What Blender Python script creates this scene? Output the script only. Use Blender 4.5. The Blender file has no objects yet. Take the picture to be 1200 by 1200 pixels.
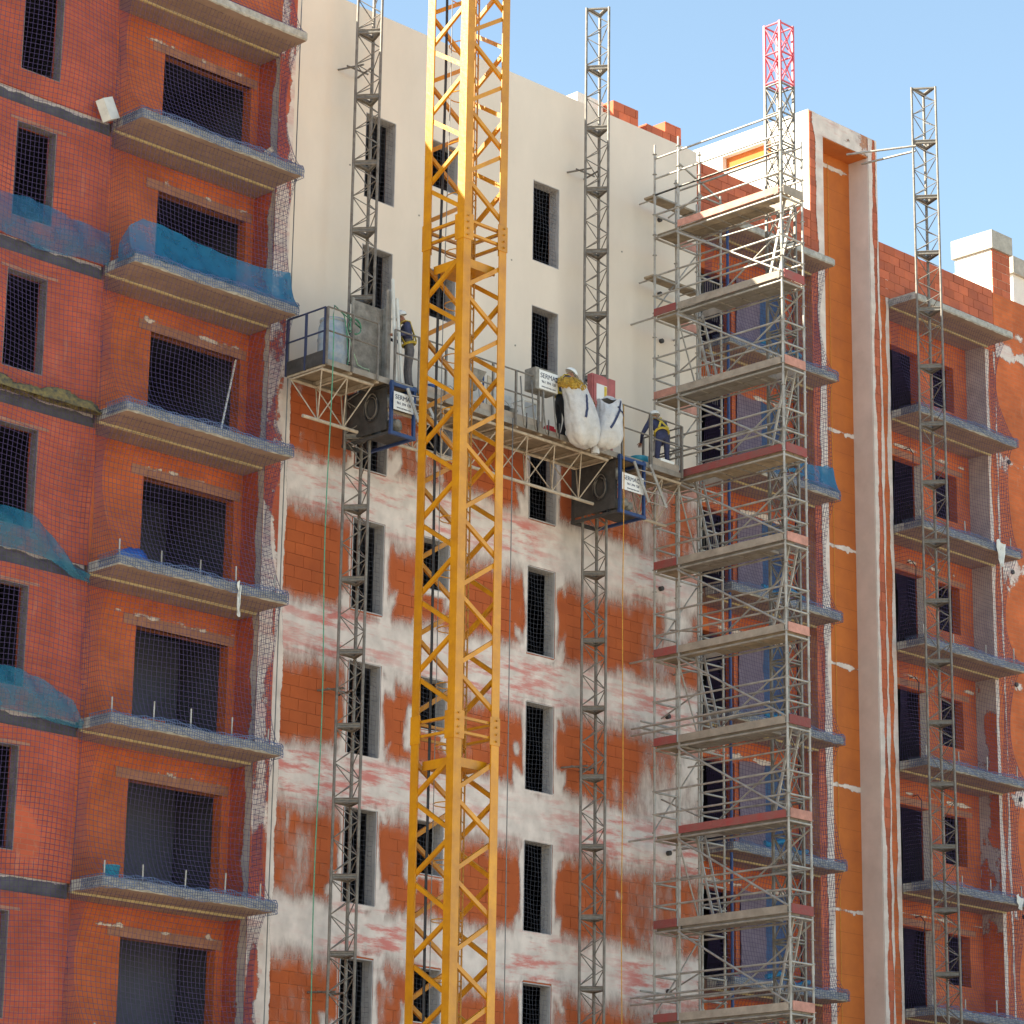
import bpy, bmesh, math, random
import numpy as np
from mathutils import Vector, Matrix, Quaternion
random.seed(7)
rng = np.random.RandomState(11)
scene = bpy.context.scene
COL = scene.collection
R = math.radians

# ------------------------------------------------------------------ camera
YAW, PIT, ROL, FPX = R(44.73), R(16.3), R(0.833), 3490.0
EYE = Vector((0, 0, 1.6))
fw = Vector((math.sin(YAW) * math.cos(PIT), math.cos(YAW) * math.cos(PIT), math.sin(PIT)))
rt = Vector((math.cos(YAW), -math.sin(YAW), 0))
up = rt.cross(fw)
rt2 = rt * math.cos(ROL) + up * math.sin(ROL)
up2 = -rt * math.sin(ROL) + up * math.cos(ROL)
cam = bpy.data.cameras.new('camera')
cam.sensor_width = 36.0
cam.lens = FPX / 1200.0 * 36.0
cam.clip_start = 0.5
cam.clip_end = 3000
camo = bpy.data.objects.new('camera', cam)
COL.objects.link(camo)
camo.matrix_world = Matrix(((rt2.x, up2.x, -fw.x, EYE.x), (rt2.y, up2.y, -fw.y, EYE.y), (rt2.z, up2.z, -fw.z, EYE.z), (0, 0, 0, 1)))
scene.camera = camo

# ------------------------------------------------------------------ light
SUN_AZ = R(-57)      # from +Y towards -X
SUN_EL = R(35.3)
world = bpy.data.worlds.new('World')
scene.world = world
world.use_nodes = True
wn = world.node_tree.nodes
wn.clear()
sky = wn.new('ShaderNodeTexSky')
sky.sky_type = 'NISHITA'
sky.sun_disc = False
sky.sun_elevation = SUN_EL
sky.sun_rotation = SUN_AZ
sky.air_density = 1.0
sky.dust_density = 0.6
sky.ozone_density = 0.6
bg = wn.new('ShaderNodeBackground')
bg.inputs['Strength'].default_value = 0.092
wo = wn.new('ShaderNodeOutputWorld')
world.node_tree.links.new(sky.outputs[0], bg.inputs[0])
world.node_tree.links.new(bg.outputs[0], wo.inputs[0])
sun = bpy.data.lights.new('sun', 'SUN')
sun.energy = 5.0
sun.angle = R(0.5)
sun.color = (1.0, 0.94, 0.84)
suno = bpy.data.objects.new('sun', sun)
COL.objects.link(suno)
to_sun = Vector((math.sin(SUN_AZ) * math.cos(SUN_EL), math.cos(SUN_AZ) * math.cos(SUN_EL), math.sin(SUN_EL)))
suno.rotation_euler = to_sun.to_track_quat('Z', 'Y').to_euler()
suno.location = to_sun * 200
vs = scene.view_settings
vs.view_transform = 'Standard'
vs.look = 'None'
vs.gamma = 1.0
vs.exposure = 1.86
vs.use_curve_mapping = False
vs.use_white_balance = True
vs.white_balance_temperature = 7100
vs.white_balance_tint = 2
scene.cycles.max_bounces = 8
scene.cycles.transparent_max_bounces = 16
scene.cycles.use_denoising = True

# ------------------------------------------------------------------ pixel helpers (a pixel gives a direction, a known plane gives the distance)
def ray(x, y):
    return fw + rt2 * ((x - 600) / FPX) - up2 * ((y - 600) / FPX)
def onY(x, y, Y):
    d = ray(x, y)
    return EYE + d * (Y / d.y)

# ------------------------------------------------------------------ materials
MATS = {}
def mat(name, col, rough=0.85, var=0.25, scale=6.0, bump=0.15, metal=0.0, obj_random=0.0, col2=None, stretch=(1, 1, 1), detail=6.0, fine=0.0):
    m = bpy.data.materials.new(name)
    m.use_nodes = True
    nt = m.node_tree
    N, L = nt.nodes, nt.links
    p = N['Principled BSDF']
    p.inputs['Roughness'].default_value = rough
    p.inputs['Metallic'].default_value = metal
    geo = N.new('ShaderNodeNewGeometry')
    mp = N.new('ShaderNodeMapping')
    mp.inputs['Scale'].default_value = stretch
    L.new(geo.outputs['Position'], mp.inputs['Vector'])
    no = N.new('ShaderNodeTexNoise')
    no.inputs['Scale'].default_value = scale
    no.inputs['Detail'].default_value = detail
    no.inputs['Roughness'].default_value = 0.65
    L.new(mp.outputs[0], no.inputs['Vector'])
    ra = N.new('ShaderNodeMapRange')
    ra.inputs['From Min'].default_value = 0.3
    ra.inputs['From Max'].default_value = 0.7
    L.new(no.outputs['Fac'], ra.inputs['Value'])
    mx = N.new('ShaderNodeMix')
    mx.data_type = 'RGBA'
    c = Vector(col[:3])
    c2 = Vector(col2) if col2 else c * (1 - var)
    c1 = c if col2 else c * (1 + var * 0.6)
    mx.inputs[6].default_value = (*c1, 1)
    mx.inputs[7].default_value = (*c2, 1)
    L.new(ra.outputs[0], mx.inputs[0])
    out = mx.outputs[2]
    if obj_random > 0:
        oi = N.new('ShaderNodeObjectInfo')
        ad = N.new('ShaderNodeMath'); ad.operation = 'ADD'
        L.new(oi.outputs['Random'], ad.inputs[0]); L.new(geo.outputs['Random Per Island'], ad.inputs[1])
        fr = N.new('ShaderNodeMath'); fr.operation = 'FRACT'
        L.new(ad.outputs[0], fr.inputs[0])
        mr = N.new('ShaderNodeMapRange')
        mr.inputs['To Min'].default_value = 1 - obj_random
        mr.inputs['To Max'].default_value = 1 + obj_random
        L.new(fr.outputs[0], mr.inputs['Value'])
        hs = N.new('ShaderNodeHueSaturation')
        L.new(mr.outputs[0], hs.inputs['Value']); L.new(out, hs.inputs['Color'])
        out = hs.outputs[0]
    L.new(out, p.inputs['Base Color'])
    if bump > 0:
        n2 = N.new('ShaderNodeTexNoise')
        n2.inputs['Scale'].default_value = scale * 4
        n2.inputs['Detail'].default_value = 5
        L.new(mp.outputs[0], n2.inputs['Vector'])
        b = N.new('ShaderNodeBump')
        b.inputs['Strength'].default_value = bump
        b.inputs['Distance'].default_value = 0.03
        L.new(n2.outputs['Fac'], b.inputs['Height'])
        L.new(b.outputs[0], p.inputs['Normal'])
    MATS[name] = m
    return m

def brick_mat(name, c1, c2, mortar, bw, bh, bump=0.5):
    """small brickwork too fine to pick apart: a Brick Texture on world X(+Y) / Z"""
    m = bpy.data.materials.new(name); m.use_nodes = True
    N, L = m.node_tree.nodes, m.node_tree.links
    p = N['Principled BSDF']; p.inputs['Roughness'].default_value = 0.9
    geo = N.new('ShaderNodeNewGeometry')
    sp = N.new('ShaderNodeSeparateXYZ'); L.new(geo.outputs['Position'], sp.inputs[0])
    ad = N.new('ShaderNodeMath'); ad.operation = 'ADD'
    L.new(sp.outputs[0], ad.inputs[0]); L.new(sp.outputs[1], ad.inputs[1])
    cb = N.new('ShaderNodeCombineXYZ'); L.new(ad.outputs[0], cb.inputs[0]); L.new(sp.outputs[2], cb.inputs[1])
    br = N.new('ShaderNodeTexBrick')
    br.inputs['Scale'].default_value = 1.0
    br.inputs['Brick Width'].default_value = bw
    br.inputs['Row Height'].default_value = bh
    br.inputs['Mortar Size'].default_value = 0.008
    br.inputs['Mortar Smooth'].default_value = 0.3
    br.inputs['Color1'].default_value = (*c1, 1); br.inputs['Color2'].default_value = (*c2, 1); br.inputs['Mortar'].default_value = (*mortar, 1)
    L.new(cb.outputs[0], br.inputs['Vector'])
    no = N.new('ShaderNodeTexNoise'); no.inputs['Scale'].default_value = 0.9; no.inputs['Detail'].default_value = 7; no.inputs['Roughness'].default_value = 0.65
    L.new(geo.outputs['Position'], no.inputs['Vector'])
    mr = N.new('ShaderNodeMapRange'); mr.inputs['From Min'].default_value = 0.3; mr.inputs['From Max'].default_value = 0.7
    mr.inputs['To Min'].default_value = 0.72; mr.inputs['To Max'].default_value = 1.22
    L.new(no.outputs['Fac'], mr.inputs['Value'])
    hs = N.new('ShaderNodeHueSaturation'); L.new(mr.outputs[0], hs.inputs['Value']); L.new(br.outputs['Color'], hs.inputs['Color'])
    # pale dust
    n3 = N.new('ShaderNodeTexNoise'); n3.inputs['Scale'].default_value = 2.2; n3.inputs['Detail'].default_value = 8; n3.inputs['Roughness'].default_value = 0.75
    mp = N.new('ShaderNodeMapping'); mp.inputs['Scale'].default_value = (1.6, 1.6, 0.5); L.new(geo.outputs['Position'], mp.inputs[0]); L.new(mp.outputs[0], n3.inputs['Vector'])
    m3 = N.new('ShaderNodeMapRange'); m3.inputs['From Min'].default_value = 0.58; m3.inputs['From Max'].default_value = 0.78; m3.inputs['To Max'].default_value = 0.4
    L.new(n3.outputs['Fac'], m3.inputs['Value'])
    mx = N.new('ShaderNodeMix'); mx.data_type = 'RGBA'; mx.inputs[7].default_value = (0.5, 0.33, 0.24, 1)
    L.new(m3.outputs[0], mx.inputs[0]); L.new(hs.outputs[0], mx.inputs[6])
    L.new(mx.outputs[2], p.inputs['Base Color'])
    b = N.new('ShaderNodeBump'); b.inputs['Strength'].default_value = bump; b.inputs['Distance'].default_value = 0.012; b.invert = True
    L.new(br.outputs['Fac'], b.inputs['Height']); L.new(b.outputs[0], p.inputs['Normal'])
    MATS[name] = m
    return m

def plaster_mat(name, col, pink, pink_amt, soft=0.35, stretch=(9, 9, 2.2)):
    """ragged plaster: 'cov' attribute eats into noise; 'pink' marks the red undercoat"""
    m = bpy.data.materials.new(name); m.use_nodes = True
    N, L = m.node_tree.nodes, m.node_tree.links
    p = N['Principled BSDF']; p.inputs['Roughness'].default_value = 0.9
    out = N['Material Output']
    geo = N.new('ShaderNodeNewGeometry')
    a = N.new('ShaderNodeAttribute'); a.attribute_name = 'cov'
    mp = N.new('ShaderNodeMapping'); mp.inputs['Scale'].default_value = stretch; L.new(geo.outputs['Position'], mp.inputs[0])
    n1 = N.new('ShaderNodeTexNoise'); n1.inputs['Scale'].default_value = 1.0; n1.inputs['Detail'].default_value = 8; n1.inputs['Roughness'].default_value = 0.75
    L.new(mp.outputs[0], n1.inputs['Vector'])
    s1 = N.new('ShaderNodeMath'); s1.operation = 'MULTIPLY_ADD'; s1.inputs[1].default_value = 2.2; s1.inputs[2].default_value = -1.1
    L.new(n1.outputs['Fac'], s1.inputs[0])
    ad = N.new('ShaderNodeMath'); ad.operation = 'ADD'; L.new(a.outputs['Fac'], ad.inputs[0]); L.new(s1.outputs[0], ad.inputs[1])
    mr = N.new('ShaderNodeMapRange'); mr.interpolation_type = 'SMOOTHSTEP'; mr.inputs['From Min'].default_value = -soft; mr.inputs['From Max'].default_value = soft
    L.new(ad.outputs[0], mr.inputs['Value'])
    # pink streaks
    pk = N.new('ShaderNodeAttribute'); pk.attribute_name = 'pink'
    mp2 = N.new('ShaderNodeMapping'); mp2.inputs['Scale'].default_value = (0.85, 0.85, 4.6); L.new(geo.outputs['Position'], mp2.inputs[0])
    n2 = N.new('ShaderNodeTexNoise'); n2.inputs['Scale'].default_value = 1.0; n2.inputs['Detail'].default_value = 9; n2.inputs['Roughness'].default_value = 0.72
    L.new(mp2.outputs[0], n2.inputs['Vector'])
    m2 = N.new('ShaderNodeMapRange'); m2.interpolation_type = 'SMOOTHSTEP'; m2.inputs['From Min'].default_value = 0.455; m2.inputs['From Max'].default_value = 0.63
    L.new(n2.outputs['Fac'], m2.inputs['Value'])
    mu = N.new('ShaderNodeMath'); mu.operation = 'MULTIPLY'; L.new(m2.outputs[0], mu.inputs[0]); L.new(pk.outputs['Fac'], mu.inputs[1])
    mu2 = N.new('ShaderNodeMath'); mu2.operation = 'MULTIPLY'; mu2.inputs[1].default_value = pink_amt; L.new(mu.outputs[0], mu2.inputs[0])
    n3 = N.new('ShaderNodeTexNoise'); n3.inputs['Scale'].default_value = 3.0; n3.inputs['Detail'].default_value = 8; L.new(geo.outputs['Position'], n3.inputs['Vector'])
    m3 = N.new('ShaderNodeMapRange'); m3.inputs['From Min'].default_value = 0.3; m3.inputs['From Max'].default_value = 0.7; L.new(n3.outputs['Fac'], m3.inputs['Value'])
    c0 = N.new('ShaderNodeMix'); c0.data_type = 'RGBA'; c0.inputs[6].default_value = (*[x * 1.08 for x in col], 1); c0.inputs[7].default_value = (*[x * 0.78 for x in col], 1)
    L.new(m3.outputs[0], c0.inputs[0])
    c1 = N.new('ShaderNodeMix'); c1.data_type = 'RGBA'; c1.inputs[7].default_value = (*pink, 1)
    L.new(mu2.outputs[0], c1.inputs[0]); L.new(c0.outputs[2], c1.inputs[6]); L.new(c1.outputs[2], p.inputs['Base Color'])
    b = N.new('ShaderNodeBump'); b.inputs['Strength'].default_value = 0.25; b.inputs['Distance'].default_value = 0.02
    L.new(n1.outputs['Fac'], b.inputs['Height']); L.new(b.outputs[0], p.inputs['Normal'])
    tr = N.new('ShaderNodeBsdfTransparent')
    ms = N.new('ShaderNodeMixShader'); L.new(mr.outputs[0], ms.inputs[0]); L.new(tr.outputs[0], ms.inputs[1]); L.new(p.outputs[0], ms.inputs[2])
    L.new(ms.outputs[0], out.inputs['Surface'])
    MATS[name] = m
    return m

def sheet_mat(name, col, alpha, rough=0.6, weave=True):
    m = bpy.data.materials.new(name); m.use_nodes = True
    N, L = m.node_tree.nodes, m.node_tree.links
    p = N['Principled BSDF']; p.inputs['Roughness'].default_value = rough
    out = N['Material Output']
    geo = N.new('ShaderNodeNewGeometry')
    no = N.new('ShaderNodeTexNoise'); no.inputs['Scale'].default_value = 4; no.inputs['Detail'].default_value = 6
    L.new(geo.outputs['Position'], no.inputs['Vector'])
    mx = N.new('ShaderNodeMix'); mx.data_type = 'RGBA'
    mx.inputs[6].default_value = (*[c * 1.3 for c in col], 1); mx.inputs[7].default_value = (*[c * 0.65 for c in col], 1)
    L.new(no.outputs['Fac'], mx.inputs[0]); L.new(mx.outputs[2], p.inputs['Base Color'])
    tr = N.new('ShaderNodeBsdfTransparent'); tl = N.new('ShaderNodeBsdfTranslucent'); tl.inputs[0].default_value = (*col, 1)
    a1 = N.new('ShaderNodeMixShader'); a1.inputs[0].default_value = 0.25
    L.new(p.outputs[0], a1.inputs[1]); L.new(tl.outputs[0], a1.inputs[2])
    a2 = N.new('ShaderNodeMixShader')
    mr = N.new('ShaderNodeMapRange'); mr.inputs['From Min'].default_value = 0.35; mr.inputs['From Max'].default_value = 0.65
    mr.inputs['To Min'].default_value = max(0, alpha - 0.15); mr.inputs['To Max'].default_value = min(1, alpha + 0.15)
    L.new(no.outputs['Fac'], mr.inputs['Value']); L.new(mr.outputs[0], a2.inputs[0])
    L.new(tr.outputs[0], a2.inputs[1]); L.new(a1.outputs[0], a2.inputs[2]); L.new(a2.outputs[0], out.inputs['Surface'])
    MATS[name] = m
    return m

mat('ground', (0.36, 0.30, 0.23), 0.95, 0.3, 0.3, 0.3)
brick_mat('red_brick', (0.48, 0.095, 0.046), (0.40, 0.078, 0.04), (0.36, 0.12, 0.075), 0.30, 0.10)
brick_mat('loggia_brick', (0.57, 0.132, 0.038), (0.49, 0.11, 0.034), (0.44, 0.155, 0.07), 0.30, 0.10)
mat('block_orange', (0.47, 0.105, 0.027), 0.92, 0.28, 1.0, 0.3, obj_random=0.06, col2=(0.36, 0.075, 0.022))
mat('block_red', (0.54, 0.135, 0.06), 0.92, 0.28, 1.8, 0.3, obj_random=0.2, col2=(0.38, 0.10, 0.06))
mat('joint', (0.38, 0.13, 0.06), 0.95, 0.3, 2.5, 0.2, col2=(0.52, 0.31, 0.22))
mat('orange_panel', (0.56, 0.16, 0.032), 0.9, 0.2, 1.2, 0.2, col2=(0.42, 0.115, 0.03))
mat('panel_joint', (0.34, 0.095, 0.03), 0.95, 0.4, 4, 0.1)
mat('reveal_dark', (0.20, 0.17, 0.17), 0.9, 0.3, 3, 0.1)
mat('cream_render', (0.745, 0.65, 0.565), 0.93, 0.10, 0.55, 0.14, detail=11, stretch=(1, 1, 0.45))
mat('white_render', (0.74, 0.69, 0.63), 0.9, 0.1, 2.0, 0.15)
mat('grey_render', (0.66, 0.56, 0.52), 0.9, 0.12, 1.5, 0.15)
plaster_mat('plaster', (0.73, 0.64, 0.60), (0.60, 0.16, 0.14), 0.88, 0.85, (5, 5, 1.7))
plaster_mat('plaster_strip', (0.72, 0.625, 0.575), (0.55, 0.2, 0.17), 0.4, 0.22, (5, 5, 5))
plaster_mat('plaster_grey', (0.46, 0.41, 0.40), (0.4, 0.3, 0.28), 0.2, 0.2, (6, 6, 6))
mat('concrete', (0.42, 0.385, 0.34), 0.9, 0.3, 3.5, 0.3)
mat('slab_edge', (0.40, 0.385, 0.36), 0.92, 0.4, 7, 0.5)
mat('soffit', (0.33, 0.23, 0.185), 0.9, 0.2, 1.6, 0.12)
mat('drip', (0.55, 0.45, 0.25), 0.85, 0.25, 8, 0.2)
mat('lintel', (0.37, 0.18, 0.12), 0.9, 0.25, 4, 0.2)
mat('dark_band', (0.085, 0.085, 0.095), 0.9, 0.4, 3, 0.3)
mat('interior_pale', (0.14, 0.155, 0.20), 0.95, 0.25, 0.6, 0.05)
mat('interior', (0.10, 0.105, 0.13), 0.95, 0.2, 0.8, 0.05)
mat('reveal', (0.44, 0.42, 0.43), 0.9, 0.2, 3, 0.1)
mat('galv', (0.47, 0.445, 0.42), 0.5, 0.45, 4, 0.15, 0.3, col2=(0.25, 0.22, 0.195))
mat('mast_steel', (0.25, 0.225, 0.20), 0.55, 0.5, 7, 0.15, 0.25, col2=(0.12, 0.10, 0.09))
mat('mast_plate', (0.22, 0.20, 0.18), 0.6, 0.35, 12, 0.1, 0.2)
mat('red_mast', (0.62, 0.09, 0.13), 0.5, 0.25, 8, 0.05)
mat('crane_yellow', (0.68, 0.295, 0.008), 0.38, 0.22, 2.6, 0.12, col2=(0.47, 0.185, 0.014), detail=12, obj_random=0.10)
mat('crane_dirty', (0.44, 0.19, 0.02), 0.55, 0.4, 8, 0.1)
mat('black_rubber', (0.025, 0.025, 0.03), 0.6, 0.3, 10, 0.05)
mat('steel_cable', (0.20, 0.20, 0.20), 0.5, 0.2, 10, 0.05, 0.4)
mat('deck_ply', (0.30, 0.23, 0.16), 0.9, 0.4, 3, 0.4, obj_random=0.2)
mat('deck_steel', (0.33, 0.30, 0.27), 0.65, 0.35, 4, 0.3, 0.2, obj_random=0.15, col2=(0.22, 0.185, 0.15))
mat('toe_red', (0.30, 0.05, 0.05), 0.85, 0.5, 4, 0.3, obj_random=0.3, col2=(0.22, 0.09, 0.08))
mat('toe_pink', (0.50, 0.24, 0.19), 0.85, 0.3, 4, 0.2, obj_random=0.15)
mat('toe_grey', (0.36, 0.30, 0.25), 0.85, 0.3, 3, 0.2, obj_random=0.12)
mat('truss_beige', (0.46, 0.38, 0.30), 0.7, 0.35, 8, 0.2)
mat('blue_frame', (0.018, 0.05, 0.17), 0.55, 0.3, 8, 0.1)
mat('dark_box', (0.055, 0.05, 0.05), 0.75, 0.5, 5, 0.2)
mat('dirty_sheet', (0.26, 0.245, 0.225), 0.85, 0.5, 5, 0.4)
mat('sign_white', (0.75, 0.75, 0.75), 0.5, 0.05, 5, 0.0)
mat('ink', (0.03, 0.04, 0.09), 0.6, 0.1, 5, 0.0)
mat('bag_white', (0.56, 0.545, 0.55), 0.8, 0.22, 4, 0.5, detail=10)
mat('strap_navy', (0.03, 0.04, 0.10), 0.8, 0.2, 8, 0.1)
mat('rubble_yellow', (0.55, 0.33, 0.03), 0.8, 0.5, 22, 0.3, col2=(0.20, 0.11, 0.03))
mat('barrel', (0.42, 0.45, 0.48), 0.65, 0.5, 7, 0.2, col2=(0.22, 0.29, 0.40))
mat('rope_green', (0.10, 0.30, 0.20), 0.85, 0.3, 20, 0.1)
mat('rope_pale', (0.35, 0.48, 0.36), 0.85, 0.3, 20, 0.1)
mat('rope_orange', (0.60, 0.30, 0.05), 0.85, 0.3, 20, 0.1)
mat('cabinet_pink', (0.42, 0.12, 0.12), 0.6, 0.25, 5, 0.1)
mat('plastic_blue', (0.02, 0.11, 0.42), 0.4, 0.2, 5, 0.05)
mat('plastic_teal', (0.03, 0.30, 0.45), 0.4, 0.2, 5, 0.05)
mat('plastic_red', (0.55, 0.03, 0.05), 0.45, 0.2, 5, 0.05)
mat('white_plastic', (0.66, 0.66, 0.64), 0.5, 0.15, 5, 0.1)
mat('wood_pale', (0.55, 0.45, 0.33), 0.8, 0.25, 7, 0.2, stretch=(1, 1, 8))
mat('insulation', (0.27, 0.20, 0.07), 0.95, 0.6, 9, 0.8, col2=(0.03, 0.04, 0.05))
mat('navy_cloth', (0.045, 0.05, 0.11), 0.9, 0.3, 14, 0.2)
mat('grey_cloth', (0.16, 0.15, 0.16), 0.9, 0.3, 14, 0.2)
mat('black_cloth', (0.02, 0.02, 0.025), 0.9, 0.3, 14, 0.2)
mat('skin', (0.40, 0.19, 0.12), 0.6, 0.12, 14, 0.05)
mat('helmet_white', (0.8, 0.8, 0.78), 0.35, 0.03, 5, 0.0)
mat('harness_yellow', (0.62, 0.45, 0.06), 0.7, 0.2, 12, 0.05)
mat('net_navy', (0.06, 0.04, 0.13), 0.85, 0.25, 3, 0.0)
mat('net_lap', (0.10, 0.14, 0.26), 0.85, 0.4, 3, 0.0)
mat('net_grey', (0.075, 0.08, 0.11), 0.85, 0.2, 3, 0.0)
sheet_mat('tarp_blue', (0.005, 0.20, 0.40), 0.66)
sheet_mat('tarp_thin', (0.03, 0.18, 0.36), 0.5)
sheet_mat('tarp_teal', (0.015, 0.19, 0.32), 0.58)
sheet_mat('tarp_dusty', (0.05, 0.125, 0.29), 0.85)
sheet_mat('tarp_violet', (0.26, 0.20, 0.27), 0.88)

# ------------------------------------------------------------------ object helpers
WM = {}
I4 = Matrix.Identity(4)
def link(o, parent=None, M=I4):
    COL.objects.link(o)
    if parent is not None:
        o.parent = parent
        o.matrix_parent_inverse = WM[parent.name].inverted()
    o.matrix_basis = M
    WM[o.name] = M.copy()
    return o
def tag(o, label, cat, group=None):
    o['label'] = label; o['category'] = cat
    if group: o['group'] = group
    return o
def thing(name, label, cat, loc=(0, 0, 0), group=None):
    o = bpy.data.objects.new(name, None)
    o.empty_display_size = 0.3
    link(o, None, Matrix.Translation(Vector(loc)))
    return tag(o, label, cat, group)
def node(name, parent, loc):
    o = bpy.data.objects.new(name, None)
    o.empty_display_size = 0.2
    return link(o, parent, Matrix.Translation(Vector(loc)))

class MB:
    def __init__(s): s.v, s.f = [], []
    def add(s, vs, fs):
        n = len(s.v); s.v += [tuple(v) for v in vs]; s.f += [tuple(i + n for i in f) for f in fs]
        return s
    def box(s, x0, x1, y0, y1, z0, z1):
        return s.add([(x0, y0, z0), (x1, y0, z0), (x1, y1, z0), (x0, y1, z0), (x0, y0, z1), (x1, y0, z1), (x1, y1, z1), (x0, y1, z1)],
                     [(0, 3, 2, 1), (4, 5, 6, 7), (0, 1, 5, 4), (1, 2, 6, 5), (2, 3, 7, 6), (3, 0, 4, 7)])
    def bar(s, p, q, w, h=None, upv=(0, 0, 1)):
        p, q = Vector(p), Vector(q); h = h or w
        d = (q - p).normalized(); u = Vector(upv)
        if abs(d.dot(u)) > 0.98: u = Vector((1, 0, 0))
        a = d.cross(u).normalized() * (w / 2); b = a.cross(d).normalized() * (h / 2)
        vs = [p - a - b, p + a - b, p + a + b, p - a + b, q - a - b, q + a - b, q + a + b, q - a + b]
        return s.add(vs, [(0, 1, 2, 3), (7, 6, 5, 4), (0, 4, 5, 1), (1, 5, 6, 2), (2, 6, 7, 3), (3, 7, 4, 0)])
    def tube(s, pts, r, n=6):
        pts = [Vector(p) for p in pts]
        rings = []
        for i, p in enumerate(pts):
            d = (pts[min(i + 1, len(pts) - 1)] - pts[max(i - 1, 0)]).normalized()
            u = Vector((0, 0, 1)) if abs(d.z) < 0.9 else Vector((1, 0, 0))
            a = d.cross(u).normalized(); b = d.cross(a).normalized()
            rr = r[i] if isinstance(r, (list, tuple)) else r
            rings.append([p + (a * math.cos(2 * math.pi * k / n) + b * math.sin(2 * math.pi * k / n)) * rr for k in range(n)])
        vs = [v for rg in rings for v in rg]; fs = []
        for i in range(len(pts) - 1):
            for k in range(n):
                fs.append((i * n + k, i * n + (k + 1) % n, (i + 1) * n + (k + 1) % n, (i + 1) * n + k))
        fs.append(tuple(range(n))[::-1]); fs.append(tuple((len(pts) - 1) * n + k for k in range(n)))
        return s.add(vs, fs)
    def lathe(s, prof, n=20, c=(0, 0, 0)):
        c = Vector(c); vs = []; fs = []
        for r, z in prof:
            vs += [c + Vector((r * math.cos(2 * math.pi * k / n), r * math.sin(2 * math.pi * k / n), z)) for k in range(n)]
        for i in range(len(prof) - 1):
            for k in range(n):
                fs.append((i * n + k, i * n + (k + 1) % n, (i + 1) * n + (k + 1) % n, (i + 1) * n + k))
        fs.append(tuple(range(n))[::-1]); fs.append(tuple((len(prof) - 1) * n + k for k in range(n)))
        return s.add(vs, fs)
    def mesh(s, name, m, smooth=False):
        me = bpy.data.meshes.new(name); me.from_pydata(s.v, [], s.f); me.update()
        me.materials.append(MATS[m])
        if smooth: me.polygons.foreach_set('use_smooth', [True] * len(me.polygons))
        return me
    def obj(s, name, m, parent=None, smooth=False):
        return link(bpy.data.objects.new(name, s.mesh(name, m, smooth)), parent)

SHARED = {}
def shared(kind, m):
    k = (kind, m)
    if k not in SHARED:
        b = MB()
        if kind == 'box': b.box(-.5, .5, -.5, .5, -.5, .5)
        elif kind == 'tube': b.tube([(0, 0, -.5), (0, 0, .5)], 1.0, 8)
        SHARED[k] = b.mesh(kind + '_' + m, m, kind == 'tube')
        if kind == 'tube':
            SHARED[k].polygons.foreach_set('use_smooth', [len(p.vertices) == 4 for p in SHARED[k].polygons])
    return SHARED[k]
def inst(name, me, parent, M):
    return link(bpy.data.objects.new(name, me), parent, M)
def bx(name, x0, x1, y0, y1, z0, z1, m, parent):
    return inst(name, shared('box', m), parent, Matrix.Translation(((x0 + x1) / 2, (y0 + y1) / 2, (z0 + z1) / 2)) @ Matrix.Diagonal((x1 - x0, y1 - y0, z1 - z0, 1)))
def rod(name, p, q, r, m, parent):
    p, q = Vector(p), Vector(q); d = q - p
    M = Matrix.Translation((p + q) / 2) @ d.to_track_quat('Z', 'Y').to_matrix().to_4x4() @ Matrix.Diagonal((r, r, d.length, 1))
    return inst(name, shared('tube', m), parent, M)
def beam(name, p, q, w, h, m, parent, upv=(0, 0, 1)):
    p, q = Vector(p), Vector(q); d = q - p; zz = d.normalized(); u = Vector(upv)
    if abs(zz.dot(u)) > 0.98: u = Vector((0, 1, 0))
    xx = zz.cross(u).normalized(); yy = zz.cross(xx)
    Rm = Matrix((xx, yy, zz)).transposed().to_4x4()
    return inst(name, shared('box', m), parent, Matrix.Translation((p + q) / 2) @ Rm @ Matrix.Diagonal((w, h, d.length, 1)))

# value noise in numpy
_tab = rng.rand(256, 256)
def vnoise(x, y):
    x = np.asarray(x, float); y = np.asarray(y, float)
    xi = np.floor(x).astype(int); yi = np.floor(y).astype(int)
    fx = x - xi; fy = y - yi; fx = fx * fx * (3 - 2 * fx); fy = fy * fy * (3 - 2 * fy)
    g = lambda a, b: _tab[a % 256, b % 256]
    return (g(xi, yi) * (1 - fx) + g(xi + 1, yi) * fx) * (1 - fy) + (g(xi, yi + 1) * (1 - fx) + g(xi + 1, yi + 1) * fx) * fy
def fbm(x, y, o=4):
    s = 0; a = 0.5; t = 0
    for i in range(o):
        s = s + a * vnoise(x * 2 ** i + 17.3 * i, y * 2 ** i + 5.1 * i); t += a; a *= 0.5
    return s / t - 0.5

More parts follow.
